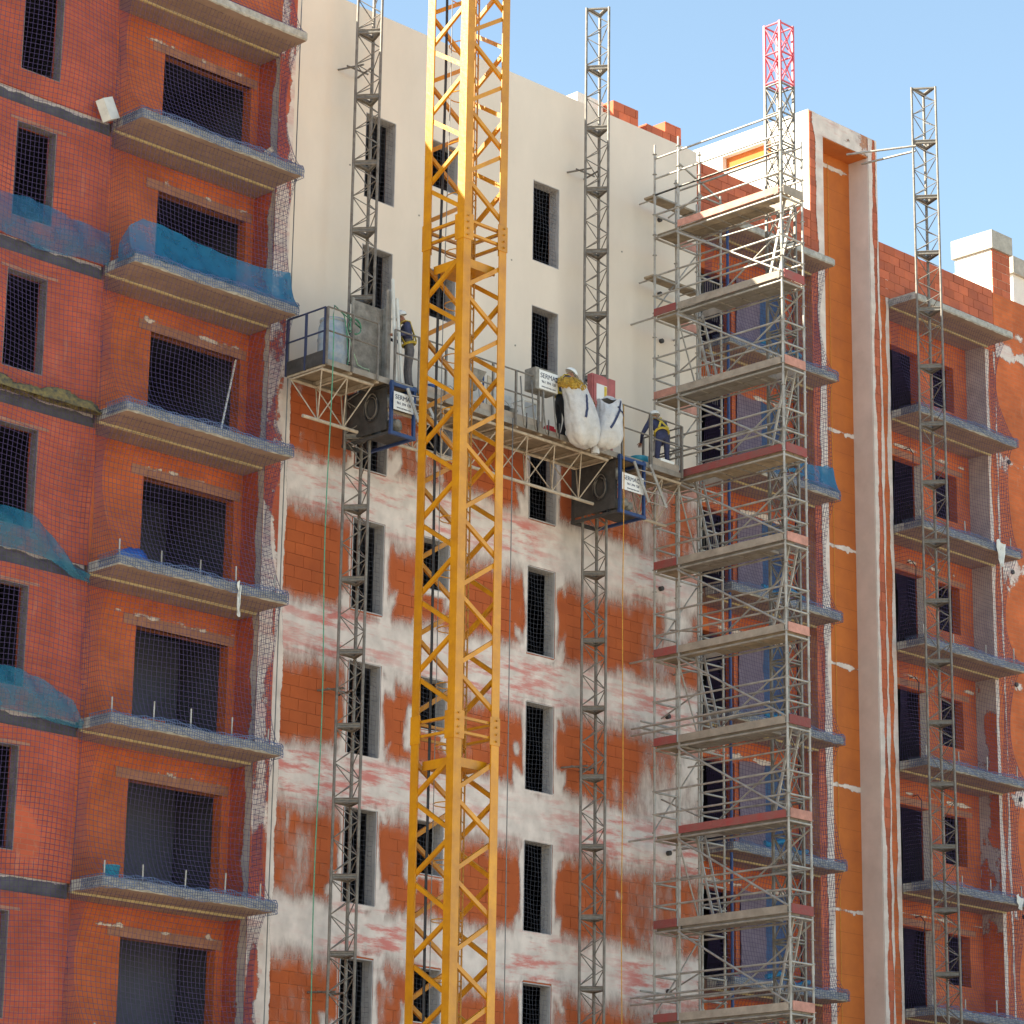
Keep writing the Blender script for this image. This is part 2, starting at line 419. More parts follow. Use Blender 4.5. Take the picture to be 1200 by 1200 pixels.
def sheet(name, parent, m, axis, plane, u0, u1, z0, z1, cov, pink=None, step=0.06, keep=-0.9):
    """thin ragged plaster sheet lying on a wall; cov>0 = plaster"""
    nu = max(2, int((u1 - u0) / step) + 1); nz = max(2, int((z1 - z0) / step) + 1)
    U, Z = np.meshgrid(np.linspace(u0, u1, nu), np.linspace(z0, z1, nz))
    C = cov(U, Z) if cov else np.ones_like(U)
    P = pink(U, Z) if pink else np.zeros_like(U)
    if axis == 'Y': V = np.stack([U, np.full_like(U, plane), Z], -1)
    else: V = np.stack([np.full_like(U, plane), U, Z], -1)
    V = V.reshape(-1, 3); idx = np.arange(nu * nz).reshape(nz, nu)
    q = np.stack([idx[:-1, :-1], idx[:-1, 1:], idx[1:, 1:], idx[1:, :-1]], -1).reshape(-1, 4)
    if axis == 'X': q = q[:, ::-1]
    Cf = C.reshape(-1); ok = Cf[q].max(1) > keep; q = q[ok]
    used = np.unique(q); re = -np.ones(len(V), int); re[used] = np.arange(len(used)); q = re[q]; V = V[used]
    me = bpy.data.meshes.new(name); me.from_pydata(V.tolist(), [], q.tolist()); me.update()
    for nm, arr in (('cov', Cf[used]), ('pink', P.reshape(-1)[used])):
        at = me.attributes.new(nm, 'FLOAT', 'POINT'); at.data.foreach_set('value', arr.astype(np.float32))
    me.materials.append(MATS[m])
    return link(bpy.data.objects.new(name, me), parent)

def wall_grid(name, parent, m, axis, front, back, u0, u1, z0, z1, holes):
    """wall slab with rectangular openings, faces only where something ends"""
    us = sorted({u0, u1, *[h[0] for h in holes], *[h[1] for h in holes]}); us = [u for u in us if u0 <= u <= u1]
    zs = sorted({z0, z1, *[h[2] for h in holes], *[h[3] for h in holes]}); zs = [z for z in zs if z0 <= z <= z1]
    nu, nz = len(us) - 1, len(zs) - 1
    solid = [[True] * nz for _ in range(nu)]
    for i in range(nu):
        for j in range(nz):
            cu, cz = (us[i] + us[i + 1]) / 2, (zs[j] + zs[j + 1]) / 2
            if any(h[0] < cu < h[1] and h[2] < cz < h[3] for h in holes): solid[i][j] = False
    S = lambda i, j: 0 <= i < nu and 0 <= j < nz and solid[i][j]
    b = MB()
    pt = (lambda u, d, z: (u, d, z)) if axis == 'Y' else (lambda u, d, z: (d, u, z))
    def quad(*a): b.add(a, [(0, 1, 2, 3)])
    for i in range(nu):
        for j in range(nz):
            if not solid[i][j]: continue
            a, c, e, g = us[i], us[i + 1], zs[j], zs[j + 1]
            quad(pt(a, front, e), pt(c, front, e), pt(c, front, g), pt(a, front, g))
            quad(pt(c, back, e), pt(a, back, e), pt(a, back, g), pt(c, back, g))
            if not S(i - 1, j): quad(pt(a, back, e), pt(a, front, e), pt(a, front, g), pt(a, back, g))
            if not S(i + 1, j): quad(pt(c, front, e), pt(c, back, e), pt(c, back, g), pt(c, front, g))
            if not S(i, j - 1): quad(pt(a, back, e), pt(c, back, e), pt(c, front, e), pt(a, front, e))
            if not S(i, j + 1): quad(pt(a, front, g), pt(c, front, g), pt(c, back, g), pt(a, back, g))
    o = b.obj(name, m, parent)
    bm = bmesh.new(); bm.from_mesh(o.data); bmesh.ops.remove_doubles(bm, verts=bm.verts, dist=1e-5); bmesh.ops.recalc_face_normals(bm, faces=bm.faces); bm.to_mesh(o.data); bm.free()
    return o

def blocks(parent, m, Y, x0, x1, z0, z1, bw, bh, keep, depth=0.02, joint=0.014, limit=300, score=None, jit=0.003):
    """running-bond hollow blocks standing proud of the bedding: the largest-showing ones are objects, the rest one stuff part"""
    cells = []
    r = 0; z = z0
    while z < z1 - 0.02:
        h = min(bh, z1 - z)
        x = x0 - (bw / 2 if r % 2 else 0)
        while x < x1 - 0.02:
            a, c = max(x, x0), min(x + bw, x1)
            if c - a > 0.05 and keep(a, c, z, z + h): cells.append((a, c, z, z + h))
            x += bw
        z += bh; r += 1
    if score: cells.sort(key=score)
    me = shared('box', m)
    b = MB()
    for i, (a, c, e, g) in enumerate(cells):
        j = joint / 2; o = random.uniform(-jit, jit)
        if i < limit:
            bx('brick', a + j, c - j, Y + o, Y + depth + 0.01, e + j, g - j, m, parent)
        else:
            b.box(a + j, c - j, Y + o, Y + depth + 0.01, e + j, g - j)
    if b.v:
        o = b.obj('brickwork', m, parent); o['kind'] = 'stuff'

def net(name, label, P, nu, nv, r, m, skip=None, cat='safety net', parent=None):
    """knotted net: P(u,v) arrays -> points; strands are three-sided cords"""
    u, v = np.meshgrid(np.arange(nu), np.arange(nv), indexing='ij')
    G = P(u.astype(float), v.astype(float))
    tu = np.gradient(G, axis=0); tv = np.gradient(G, axis=1)
    def nrm(a): return a / (np.linalg.norm(a, axis=-1, keepdims=True) + 1e-9)
    tu, tv = nrm(tu), nrm(tv); n = nrm(np.cross(tu, tv))
    verts = []; faces = []; base = 0
    for T, ax in ((tv, 0), (tu, 1)):
        rings = np.stack([G + r * (math.cos(a) * n + math.sin(a) * T) for a in (0.5, 2.6, 4.7)], -2)   # nu,nv,3,3
        if ax == 1: rings = rings.swapaxes(0, 1)
        na, nb = rings.shape[:2]
        V = rings.reshape(-1, 3); verts.append(V)
        i = np.arange(na - 1)[:, None]; j = np.arange(nb)[None, :]
        for k in range(3):
            k2 = (k + 1) % 3
            f = np.stack([(i * nb + j) * 3 + k, (i * nb + j) * 3 + k2, ((i + 1) * nb + j) * 3 + k2, ((i + 1) * nb + j) * 3 + k], -1).reshape(-1, 4) + base
            faces.append(f)
        base += len(V)
    me = bpy.data.meshes.new(name); me.from_pydata(np.concatenate(verts).tolist(), [], np.concatenate(faces).tolist()); me.update()
    me.materials.append(MATS[m])
    o = link(bpy.data.objects.new(name, me), parent)
    if label: tag(o, label, cat)
    return o

def cloth(name, label, cat, m, P, nu, nv, thick=0.004):
    u, v = np.meshgrid(np.linspace(0, 1, nu), np.linspace(0, 1, nv), indexing='ij')
    G = P(u, v).reshape(-1, 3); idx = np.arange(nu * nv).reshape(nu, nv)
    q = np.stack([idx[:-1, :-1], idx[1:, :-1], idx[1:, 1:], idx[:-1, 1:]], -1).reshape(-1, 4)
    me = bpy.data.meshes.new(name); me.from_pydata(G.tolist(), [], q.tolist()); me.update()
    me.materials.append(MATS[m]); me.polygons.foreach_set('use_smooth', [True] * len(me.polygons))
    o = link(bpy.data.objects.new(name, me))
    return tag(o, label, cat) if label else o

# ================================================================== THE SETTING
g = MB(); g.add([(-1500, -1500, 0), (1500, -1500, 0), (1500, 1500, 0), (-1500, 1500, 0)], [(0, 1, 2, 3)])
go = g.obj('ground', 'ground'); go['kind'] = 'structure'

# ================================================================== BUILDING
YF = 44.0            # common facade plane
YB = 44.62           # back wall of the loggias
ROOF = 30.0
LEV = [28.28 - 3 * k for k in range(10)]     # tops of the balcony slabs / floors
bld = thing('apartment_building', 'unfinished brick apartment building with balconies and a half rendered facade', 'building', (46, 48, 0))
WT = 0.30

# --- interior shell: floors, rear wall, partitions
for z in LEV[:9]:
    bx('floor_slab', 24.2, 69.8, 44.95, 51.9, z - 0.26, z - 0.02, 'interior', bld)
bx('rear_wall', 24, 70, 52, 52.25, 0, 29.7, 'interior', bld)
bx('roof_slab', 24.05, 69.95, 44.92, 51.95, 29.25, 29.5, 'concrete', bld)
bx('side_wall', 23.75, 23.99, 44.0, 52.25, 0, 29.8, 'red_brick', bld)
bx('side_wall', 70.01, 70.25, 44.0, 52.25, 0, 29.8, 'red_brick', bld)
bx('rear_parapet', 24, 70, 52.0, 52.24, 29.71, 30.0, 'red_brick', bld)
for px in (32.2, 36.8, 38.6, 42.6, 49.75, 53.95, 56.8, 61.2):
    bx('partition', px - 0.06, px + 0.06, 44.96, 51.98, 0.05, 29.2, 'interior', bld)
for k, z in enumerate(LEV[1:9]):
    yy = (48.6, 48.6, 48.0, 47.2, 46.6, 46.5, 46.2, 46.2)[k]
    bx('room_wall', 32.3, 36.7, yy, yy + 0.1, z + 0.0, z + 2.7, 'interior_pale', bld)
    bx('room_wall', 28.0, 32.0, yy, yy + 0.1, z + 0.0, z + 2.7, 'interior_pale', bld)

def window(x0, x1, z0, z1, yf, depth, m, netted=True, sill=True):
    w = node('window', bld, ((x0 + x1) / 2, yf, z0))
    t = 0.018
    b = MB()
    b.box(x1 - t, x1 + 0.004, yf + 0.003, yf + depth, z0, z1)
    b.box(x0 - 0.004, x0 + t, yf + 0.003, yf + depth, z0, z1)
    b.box(x0 + t, x1 - t, yf + 0.003, yf + depth, z1 - t, z1 + 0.004)
    b.box(x0 + t, x1 - t, yf + 0.003, yf + depth, z0 - 0.004, z0 + t)
    b.obj('lining', m, w)
    if netted:
        nu, nv = int((x1 - x0) / 0.1) + 1, int((z1 - z0) / 0.1) + 1
        ph = random.random() * 9
        net('net', None, lambda u, v: np.stack([x0 + t + (x1 - x0 - 2 * t) * u / (nu - 1), yf + 0.10 + 0.02 * np.sin(u * .9 + v * .5 + ph), z0 + t + (z1 - z0 - 2 * t) * v / (nv - 1) + 0.012 * np.sin(u * .8 + ph)], -1), nu, nv, 0.0028, 'net_grey', parent=w)
    return w

# --- left brick section -------------------------------------------------
LY = 43.95
L_HOLES = []
for z in LEV:
    for (a, c) in ((30.12, 31.05), (27.0, 27.93)):
        L_HOLES.append((a, c, z - 2.63, z - 0.70))
WL = wall_grid('brick_wall', bld, 'red_brick', 'Y', LY, LY + WT, 24, 32.35, 0, 29.8, L_HOLES + [(24, 32.36, z - 0.36, z - 0.06) for z in LEV])
for z in LEV[:8]:
    b = MB(); b.box(24.02, 32.33, LY + 0.05, LY + WT, z - 0.36, z - 0.06)
    b.obj('slab_band', 'dark_band', bld)
    # ragged concrete lip left on the band
    sheet('mortar_lip', bld, 'plaster_grey', 'Y', LY + 0.045, 24.1, 32.3, z - 0.22, z - 0.055, lambda U, Z, z=z: (Z - (z - 0.13)) / 0.05 + fbm(U * 1.6, Z * 0 + z, 4) * 4 - 0.4, step=0.04)
    for (a, c) in ((30.12, 31.05), (27.0, 27.93)):
        window(a, c, z - 2.63, z - 0.70, LY, 0.22, 'reveal_dark', netted=False)
        bx('lintel', a - 0.16, c + 0.22, LY - 0.012, LY + 0.1, z - 0.69, z - 0.635, 'lintel', bld)
# loggia back wall
def loggia(x0, x1, yb, openings, m):
    holes = []
    for z in LEV:
        for (a, c, lo, hi) in openings: holes.append((a, c, z - 3 + lo, z - 3 + hi))
    return wall_grid('loggia_wall', bld, m, 'Y', yb, yb + 0.26, x0, x1, 0, 29.2, holes)
loggia(32.35, 36.56, YB, [(34.06, 36.36, 0.0, 2.22)], 'loggia_brick')
bx('pier', 36.56, 36.97, LY, 44.9, 0, 29.79, 'red_brick', bld)
bx('loggia_cheek', 32.10, 32.349, LY + WT + 0.002, 44.9, 0, 29.2, 'red_brick', bld)
bx('parapet_wall', 32.352, 36.558, LY, LY + 0.25, 28.30, 29.8, 'loggia_brick', bld)
sheet('pier_plaster', bld, 'plaster_strip', 'Y', LY - 0.006, 36.56, 36.97, 4, 29.7, lambda U, Z: 0.1 + fbm(U * 3 + 4, Z * 0.9, 4) * 4, lambda U, Z: np.ones_like(U), 0.05)
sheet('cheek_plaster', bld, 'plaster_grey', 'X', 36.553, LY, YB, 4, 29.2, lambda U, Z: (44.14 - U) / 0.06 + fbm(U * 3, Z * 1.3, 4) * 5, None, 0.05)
sheet('corner_plaster', bld, 'plaster_strip', 'Y', YF - 0.02, 36.99, 37.28, 4, 21.6, lambda U, Z: (37.2 - U) / 0.05 + fbm(U * 2, Z * 1.2, 4) * 3, None, 0.04)

# --- slabs --------------------------------------------------------------
def slab_mesh(w, d, t):
    b = MB(); n = 48
    for i in range(n + 1):
        x = w * i / n
        e = 0.012 * (random.random() - .5); f = 0.016 * (random.random() - .5); gq = 0.012 * (random.random() - .5)
        b.v += [(x, 0.0, 0), (x, d, 0), (x, d, -t), (x, 0.03 + e, -t + 0.008 + f), (x, e, -t + 0.035), (x, gq, -0.03 + f), (x, 0.035 + gq, f * 0.5)]
    b.v = [(x, y, z) for (x, y, z) in b.v]
    b.v = [((x, 0.08, 0) if k % 7 == 0 else (x, y, z)) for k, (x, y, z) in enumerate(b.v)]
    for i in range(n):
        a, c = i * 7, (i + 1) * 7
        for k in range(7): b.f.append((a + k, a + (k + 1) % 7, c + (k + 1) % 7, c + k))
    b.f.append(tuple(range(6, -1, -1))); b.f.append(tuple(n * 7 + k for k in range(7)))
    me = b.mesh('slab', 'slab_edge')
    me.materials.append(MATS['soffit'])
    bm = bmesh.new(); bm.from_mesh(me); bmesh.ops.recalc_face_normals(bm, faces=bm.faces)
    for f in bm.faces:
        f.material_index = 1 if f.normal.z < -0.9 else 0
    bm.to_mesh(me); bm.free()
    return me
def balconies(x0, x1, y0, yf, studs, back=44.60, lev=range(9)):
    me = slab_mesh(x1 - x0, yf - y0 + 0.002, 0.2)
    for k in lev:
        z = LEV[k]
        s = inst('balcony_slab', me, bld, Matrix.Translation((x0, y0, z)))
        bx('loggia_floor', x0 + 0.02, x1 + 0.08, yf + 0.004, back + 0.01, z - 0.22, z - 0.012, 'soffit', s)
        bx('drip_edge', x0 + 0.01, x1 - 0.01, yf - 0.05, yf + 0.0, z - 0.245, z - 0.203, 'drip', s)
        if k in studs:
            for j in range(studs[k]):
                xx = x0 + 0.12 + (x1 - x0 - 0.4) * j / max(1, studs[k] - 1) + random.uniform(-.05, .05)
                rod('stud', (xx, y0 + 0.12, z - 0.02), (xx + random.uniform(-.01, .01), y0 + 0.12, z + 0.34 + random.uniform(-.05, .08)), 0.016, 'galv', s)
balconies(32.36, 36.46, 43.0, LY, {4: 5, 5: 5, 6: 5, 7: 5})
balconies(49.90, 53.86, 43.2, YF, {})
balconies(57.02, 61.16, 43.15, YF, {2: 3, 3: 4, 4: 4, 5: 4, 6: 4})
for z in LEV[:8]:
    bx('lintel', 33.75, 36.5, YB - 0.012, YB + 0.1, z - 0.78, z - 0.58, 'lintel', bld)
    sheet('lintel_plaster', bld, 'plaster_strip', 'Y', YB - 0.018, 33.45, 36.5, z - 1.0, z - 0.35, lambda U, Z, z=z: -0.15 - np.abs(Z - (z - 0.58)) / 0.10 + fbm(U * 3.5 + z, Z * 7 + z, 5) * 3.2, None, 0.05)

# --- rendered middle section -------------------------------------------
MX0, MX1 = 36.99, 49.62
M_WIN = []
for z in LEV[:9]:
    M_WIN += [(39.0, 39.88, z - 2.60, z - 0.66), (40.95, 41.74, z - 1.77, z - 0.66), (44.08, 44.93, z - 2.60, z - 0.66)]
RND = 21.55          # finished render comes down to here
wall_grid('middle_wall', bld, 'joint', 'Y', YF + 0.02, YF + WT, MX0, MX1, 0, 29.7, M_WIN)
wall_grid('render_coat', bld, 'cream_render', 'Y', YF - 0.03, YF + 0.019, MX0 - 0.01, MX1, RND, ROOF, [h for h in M_WIN if h[2] > RND - 2.0])
bx('parapet_top', MX0 - 0.01, MX1, YF + 0.021, YF + 0.3, 29.71, 29.985, 'cream_render', bld)
for h in M_WIN[:24]:
    window(h[0], h[1], h[2], h[3], YF - 0.03 if h[2] > RND - 2 else YF - 0.008, 0.30, 'reveal')
def in_win(a, c, e, g):
    return any(a < h[1] + 0.0 and c > h[0] - 0.0 and e < h[3] and g > h[2] for h in M_WIN)
def band_cov(U, Z):
    k = (Z - 19.02) / 3.0; kk = np.round(k); t = (k - kk) * 3.0
    up_ = 0.66 + 0.45 * fbm(U * 0.5 + kk * 7.7, kk * 3.1 + 0 * U, 4) + 0.22 * fbm(U * 2.2 + kk * 3, 0 * U + 2.2, 3)
    dn_ = 0.58 + 0.45 * fbm(U * 0.6 + kk * 5.3 + 40, kk * 2.7 + 0 * U, 4) + 0.30 * fbm(U * 1.9 + kk, 0 * U + 7.1, 3)
    c = np.where(t > 0, (up_ - t) / 0.26, (dn_ + t) / 0.42)
    return c
def plaster_cov(U, Z):
    c = band_cov(U, Z)
    for (a, b_, e, g_) in M_WIN:
        if e > RND: continue
        dx = np.maximum(np.maximum(a - U, U - b_), 0); dz = np.maximum(np.maximum(e - Z, Z - g_), 0)
        d = np.hypot(dx, dz)
        w = 0.05 + 0.12 * np.maximum(0, fbm(U * 1.5 + a, Z * 1.1 + e, 3) * 2 + 0.25)
        c = np.maximum(c, (w - d) / 0.07)
        # smeared corners
        for (cx, cz, rr) in ((a - 0.10, e - 0.02, 0.34), (b_ + 0.12, e + 0.05, 0.3), (b_ + 0.14, g_ - 0.05, 0.26)):
            rj = rr * (0.2 + 1.0 * vnoise(np.array([cx * 3.3 + cz]), np.array([cz * 1.7]))[0])
            c = np.maximum(c, (rj - np.maximum(np.abs(U - cx) * 1.2, np.abs(Z - cz) * 0.6) + 0.35 * fbm(U * 4 + cx, Z * 3 + cz, 3)) / 0.12)
    # splashes
    c = np.maximum(c, (fbm(U * 1.6 + 90, Z * 1.1 + 33, 5) - 0.33) / 0.08)
    # more render left on beside the scaffold
    c = np.maximum(c, -1.2 + 1.3 * np.clip((U - 47.2) / 0.7, 0, 1) + fbm(U + 3, Z * .6, 3) * 3)
    # nothing inside the openings
    for (a, b_, e, g_) in M_WIN:
        c = np.where((U > a + 0.0) & (U < b_) & (Z > e) & (Z < g_), -5, c)
    return np.clip(c, -3, 3)
def pink_f(U, Z):
    k = (Z - 19.05) / 3.0; t = np.abs((k - np.round(k)) * 3.0)
    return np.clip((0.72 - t) / 0.25, 0, 1) * np.clip(0.75 + 2.5 * fbm(U * .5 + 12, np.round(k) * 4.4, 3), 0.15, 1)
ps = sheet('plaster_bands', bld, 'plaster', 'Y', YF - 0.012, MX0 + 0.01, MX1 - 0.01, 4.0, RND + 0.15, plaster_cov, pink_f, 0.05)
def keep_m(a, c, e, g_):
    if in_win(a, c, e, g_): return False
    return band_cov(np.array([(a + c) / 2]), np.array([(e + g_) / 2]))[0] < 1.6
mid = bld.children[[o.name for o in bld.children].index('middle_wall')]
blocks(mid, 'block_orange', YF, MX0 + 0.02, MX1 - 0.02, 4.28, RND + 0.0, 0.46, 0.245, keep_m, 0.03, 0.009, 300, lambda c: c[0] - 0.25 * abs(c[2] - 13))
# trims round the windows where whole blocks would cross the opening
b = MB()
for (a, c, e, g_) in M_WIN:
    if e > RND: continue
    for (p0, p1, q0, q1) in ((a - 0.42, a - 0.003, e - 0.22, g_ + 0.2), (c + 0.003, c + 0.42, e - 0.22, g_ + 0.2)):
        b.box(p0, p1, YF + 0.003, YF + 0.03, q0, q1)
    b.box(a, c, YF + 0.003, YF + 0.03, e - 0.22, e - 0.004); b.box(a, c, YF + 0.003, YF + 0.03, g_ + 0.004, g_ + 0.22)
o = b.obj('window_surround', 'block_orange', bld); o['kind'] = 'stuff'
# scaffold anchor holes / vent pipes near the scaffold
for (px, py) in ((772, 258), (772, 345), (774, 400), (774, 690), (782, 840), (783, 1000), (783, 1162)):
    p = onY(px, py, YF - 0.03)
    b = MB(); b.tube([(p.x, YF - 0.10, p.z), (p.x, YF + 0.02, p.z)], 0.055, 12); b.obj('vent_pipe', 'dark_box', bld)

for i in range(14):
    x, z = random.uniform(37.6, 48.8), random.uniform(22.5, 29.4)
    if any(h[0] - .2 < x < h[1] + .2 and h[2] - .2 < z < h[3] + .2 for h in M_WIN): continue
    b = MB(); b.tube([(x, YF - 0.036, z), (x, YF - 0.02, z)], 0.022, 8); b.obj('anchor_plug', 'dirty_sheet', bld)
# --- scaffolded loggia section -----------------------------------------
loggia(49.63, 53.90, YB, [(50.3, 51.6, 0.0, 2.2), (51.75, 53.35, 0.0, 2.25)], 'loggia_brick')
bx('loggia_cheek', 49.46, 49.618, YF + WT + 0.01, 44.9, 0, 29.2, 'red_brick', bld)
bx('parapet_wall', 49.625, 53.9, YF + 0.01, YF + 0.25, 28.30, 29.80, 'joint', bld)
pw = bpy.data.objects['parapet_wall.001']
blocks(pw, 'block_red', YF - 0.01, 49.63, 53.9, 28.32, 29.81, 0.46, 0.245, lambda *a: True, 0.03, 0.014, 300)
for z in LEV[1:8]:
    sheet('lintel_plaster', bld, 'plaster_strip', 'Y', YB - 0.008, 49.7, 53.85, z - 0.78, z - 0.25, lambda U, Z, z=z: 0.3 - np.abs(Z - (z - 0.62)) / 0.1 + fbm(U * 2.2 + z, Z * 4, 4) * 3, None, 0.05)

# --- tower with the tall recess ----------------------------------------
TX0, TX1, RX0, RX1, TZ = 53.92, 56.62, 54.42, 56.26, 32.52
wall_grid('tower_front', bld, 'joint', 'Y', YF + 0.012, YF + 0.6, TX0, TX1, 0, TZ, [(RX0, RX1, 0, 31.95)])
bx('recess_panel', RX0, RX1, YF + 0.61, YF + 0.85, 0, 32.0, 'orange_panel', bld)
tf = bpy.data.objects['tower_front']
blocks(tf, 'block_red', YF, TX0, RX0 - 0.002, 4.28, 32.5, 0.46, 0.245, lambda *a: True, 0.03, 0.012, 130)
blocks(tf, 'block_red', YF, RX1 + 0.002, TX1, 4.28, 32.5, 0.36, 0.245, lambda *a: True, 0.03, 0.012, 130)
sheet('frame_plaster', bld, 'plaster_strip', 'Y', YF - 0.012, TX0, RX0, 4, 32.5, lambda U, Z: (U - 54.18) / 0.045 + fbm(U * 2, Z * 1.0, 4) * 5 + np.clip((Z - 31.9) / 0.1, 0, 3), lambda U, Z: np.ones_like(U) * .5, 0.04)
sheet('frame_plaster', bld, 'plaster_strip', 'Y', YF - 0.012, RX1, TX1, 4, 32.5, lambda U, Z: np.maximum((56.40 - U) / 0.04, (U - 56.57) / 0.03) + fbm(U * 2 + 9, Z * 1.0, 4) * 5, lambda U, Z: np.ones_like(U) * .5, 0.04)
sheet('frame_plaster', bld, 'plaster_strip', 'Y', YF - 0.012, RX0, RX1, 31.95, 32.5, lambda U, Z: 0.25 + fbm(U * 1.8 + 19, Z * 2.5, 4) * 5, lambda U, Z: np.ones_like(U), 0.04)
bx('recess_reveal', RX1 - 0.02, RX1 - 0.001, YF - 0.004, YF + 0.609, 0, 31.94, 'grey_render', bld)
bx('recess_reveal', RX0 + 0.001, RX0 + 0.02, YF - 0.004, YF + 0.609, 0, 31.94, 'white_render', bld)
bx('recess_soffit', RX0 + 0.021, RX1 - 0.021, YF - 0.002, YF + 0.609, 31.925, 31.945, 'orange_panel', bld)
for k, z in enumerate([31.6, 29.95] + [q - 0.75 for q in LEV[1:8]]):
    if k == 1: continue
    sheet('panel_mortar', bld, 'plaster_strip', 'Y', YF + 0.604, RX0 + 0.02, RX1 - 0.02, z - 0.5, z + 0.25, lambda U, Z, z=z: 0.55 - np.abs(Z - z) / 0.07 + fbm(U * 2.5 + z, Z * 5, 4) * 2.2 + np.where((np.abs(U - 55.9) < 0.05) & (Z < z), 1.2 - (z - Z) / 0.2, 0), None, 0.03)
rod('plumb_line', (55.35, YF + 0.58, 4), (55.35, YF + 0.58, 31.7), 0.006, 'rope_orange', bld)
# block joints on the recess panel
for i, z in enumerate(np.arange(8.0, 31.5, 0.5)):
    bx('panel_joint', RX0 + 0.022, RX1 - 0.022, YF + 0.6085, YF + 0.61, z, z + 0.008, 'panel_joint', bld)
# side wall of the tower above the roofs, in the sun
wall_grid('tower_side', bld, 'white_render', 'X', TX0 - 0.004, TX0 + 0.28, YF + 0.032, 48.6, 29.80, TZ + 0.03, [(45.25, 46.9, 31.62, 32.08)])
bx('niche_back', TX0 + 0.16, TX0 + 0.27, 45.2, 46.95, 31.5, 32.2, 'orange_panel', bld)
bx('tower_lower_side', TX0 + 0.001, TX0 + 0.25, YF + 0.605, 48.6, 28.0, 29.795, 'red_brick', bld)
bx('tower_roof', TX0 + 0.28, TX1, YF + 0.602, 48.6, TZ - 0.25, TZ - 0.01, 'white_render', bld)
bx('tower_rear', TX0 + 0.281, TX1 - 0.27, 48.33, 48.6, 29.5, TZ - 0.26, 'white_render', bld)
bx('tower_far_side', TX1 - 0.25, TX1, YF + 0.602, 48.6, 29.0, TZ - 0.26, 'red_brick', bld)

# --- right section ------------------------------------------------------
loggia(56.63, 61.05, YB, [(57.72, 58.98, 0.0, 2.15), (59.6, 60.5, 0.9, 2.15)], 'loggia_brick')
bx('jamb', 56.63, 57.0, YF + 0.01, 44.61, 0, 29.72, 'loggia_brick', bld)
sheet('jamb_plaster', bld, 'plaster_strip', 'Y', YF + 0.004, 56.63, 57.0, 4, 29.0, lambda U, Z: np.maximum((U - 56.86) / 0.04, (56.68 - U) / 0.03) + fbm(U * 2 + 31, Z * 1.0, 4) * 5, lambda U, Z: np.ones_like(U) * .6, 0.04)
bx('cheek_wall', 61.06, 61.5, YF, 44.89, 0, 28.2, 'loggia_brick', bld)
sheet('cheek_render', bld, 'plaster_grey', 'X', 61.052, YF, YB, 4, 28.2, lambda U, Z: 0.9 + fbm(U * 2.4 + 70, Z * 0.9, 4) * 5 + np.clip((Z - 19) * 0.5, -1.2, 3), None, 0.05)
sheet('pier_plaster', bld, 'plaster_strip', 'Y', YF - 0.006, 61.06, 61.5, 4, 28.0, lambda U, Z: np.maximum((61.2 - U) / 0.04, (U - 61.42) / 0.05 - .3) + fbm(U * 3 + 4, Z * 0.9, 4) * 5, lambda U, Z: np.ones_like(U) * .5, 0.05)
bx('parapet_wall', 56.63, 61.5, YF + 0.012, YF + 0.28, 28.3, 29.74, 'joint', bld)
p3 = bpy.data.objects['parapet_wall.002']
blocks(p3, 'block_red', YF - 0.004, 56.64, 61.5, 28.30, 29.75, 0.42, 0.242, lambda *a: True, 0.03, 0.014, 300, jit=0.005)
wall_grid('outer_wall', bld, 'loggia_brick', 'Y', YF, YF + 0.3, 61.51, 70, 0, 29.7, [(64.4, 65.4, z - 2.6, z - 0.7) for z in LEV])
sheet('outer_plaster', bld, 'plaster_strip', 'Y', YF - 0.008, 61.55, 66, 4, 29.0, lambda U, Z: 0.2 - np.abs(((Z - 19.05) / 3 - np.round((Z - 19.05) / 3)) * 3) / 0.4 + fbm(U * 1.6 + 4, Z * 1.6, 5) * 4, lambda U, Z: np.ones_like(U) * .8, 0.06)
for z in LEV[1:8]:
    b = MB(); b.tube([(61.95, YF - 0.05, z - 0.23), (61.95, YF + 0.03, z - 0.23)], 0.06, 12); b.obj('vent_pipe', 'dark_box', bld)
    bx('door_lining', 58.96, 59.05, YB - 0.008, YB + 0.2, z - 2.98, z - 0.83, 'white_render', bld)
    bx('lintel', 57.3, 59.3, YB - 0.01, YB + 0.1, z - 0.82, z - 0.66, 'lintel', bld)
    bx('lintel', 59.45, 60.75, YB - 0.01, YB + 0.1, z - 0.82, z - 0.68, 'lintel', bld)
    sheet('lintel_plaster', bld, 'plaster_strip', 'Y', YB - 0.016, 57.1, 61.0, z - 0.9, z - 0.25, lambda U, Z, z=z: 0.2 - np.abs(Z - (z - 0.55)) / 0.06 + fbm(U * 2.2 + z, Z * 4, 4) * 2.5, None, 0.05)
    b = MB(); pts = [(58.3, YB - 0.01, z - 0.60), (58.32, YB - 0.15, z - 0.58), (58.42, YB - 0.2, z - 0.72), (58.45, YB - 0.16, z - 0.95)]
    b.tube(pts, 0.014, 5); b.obj('wire_tail', 'black_rubber', bld)

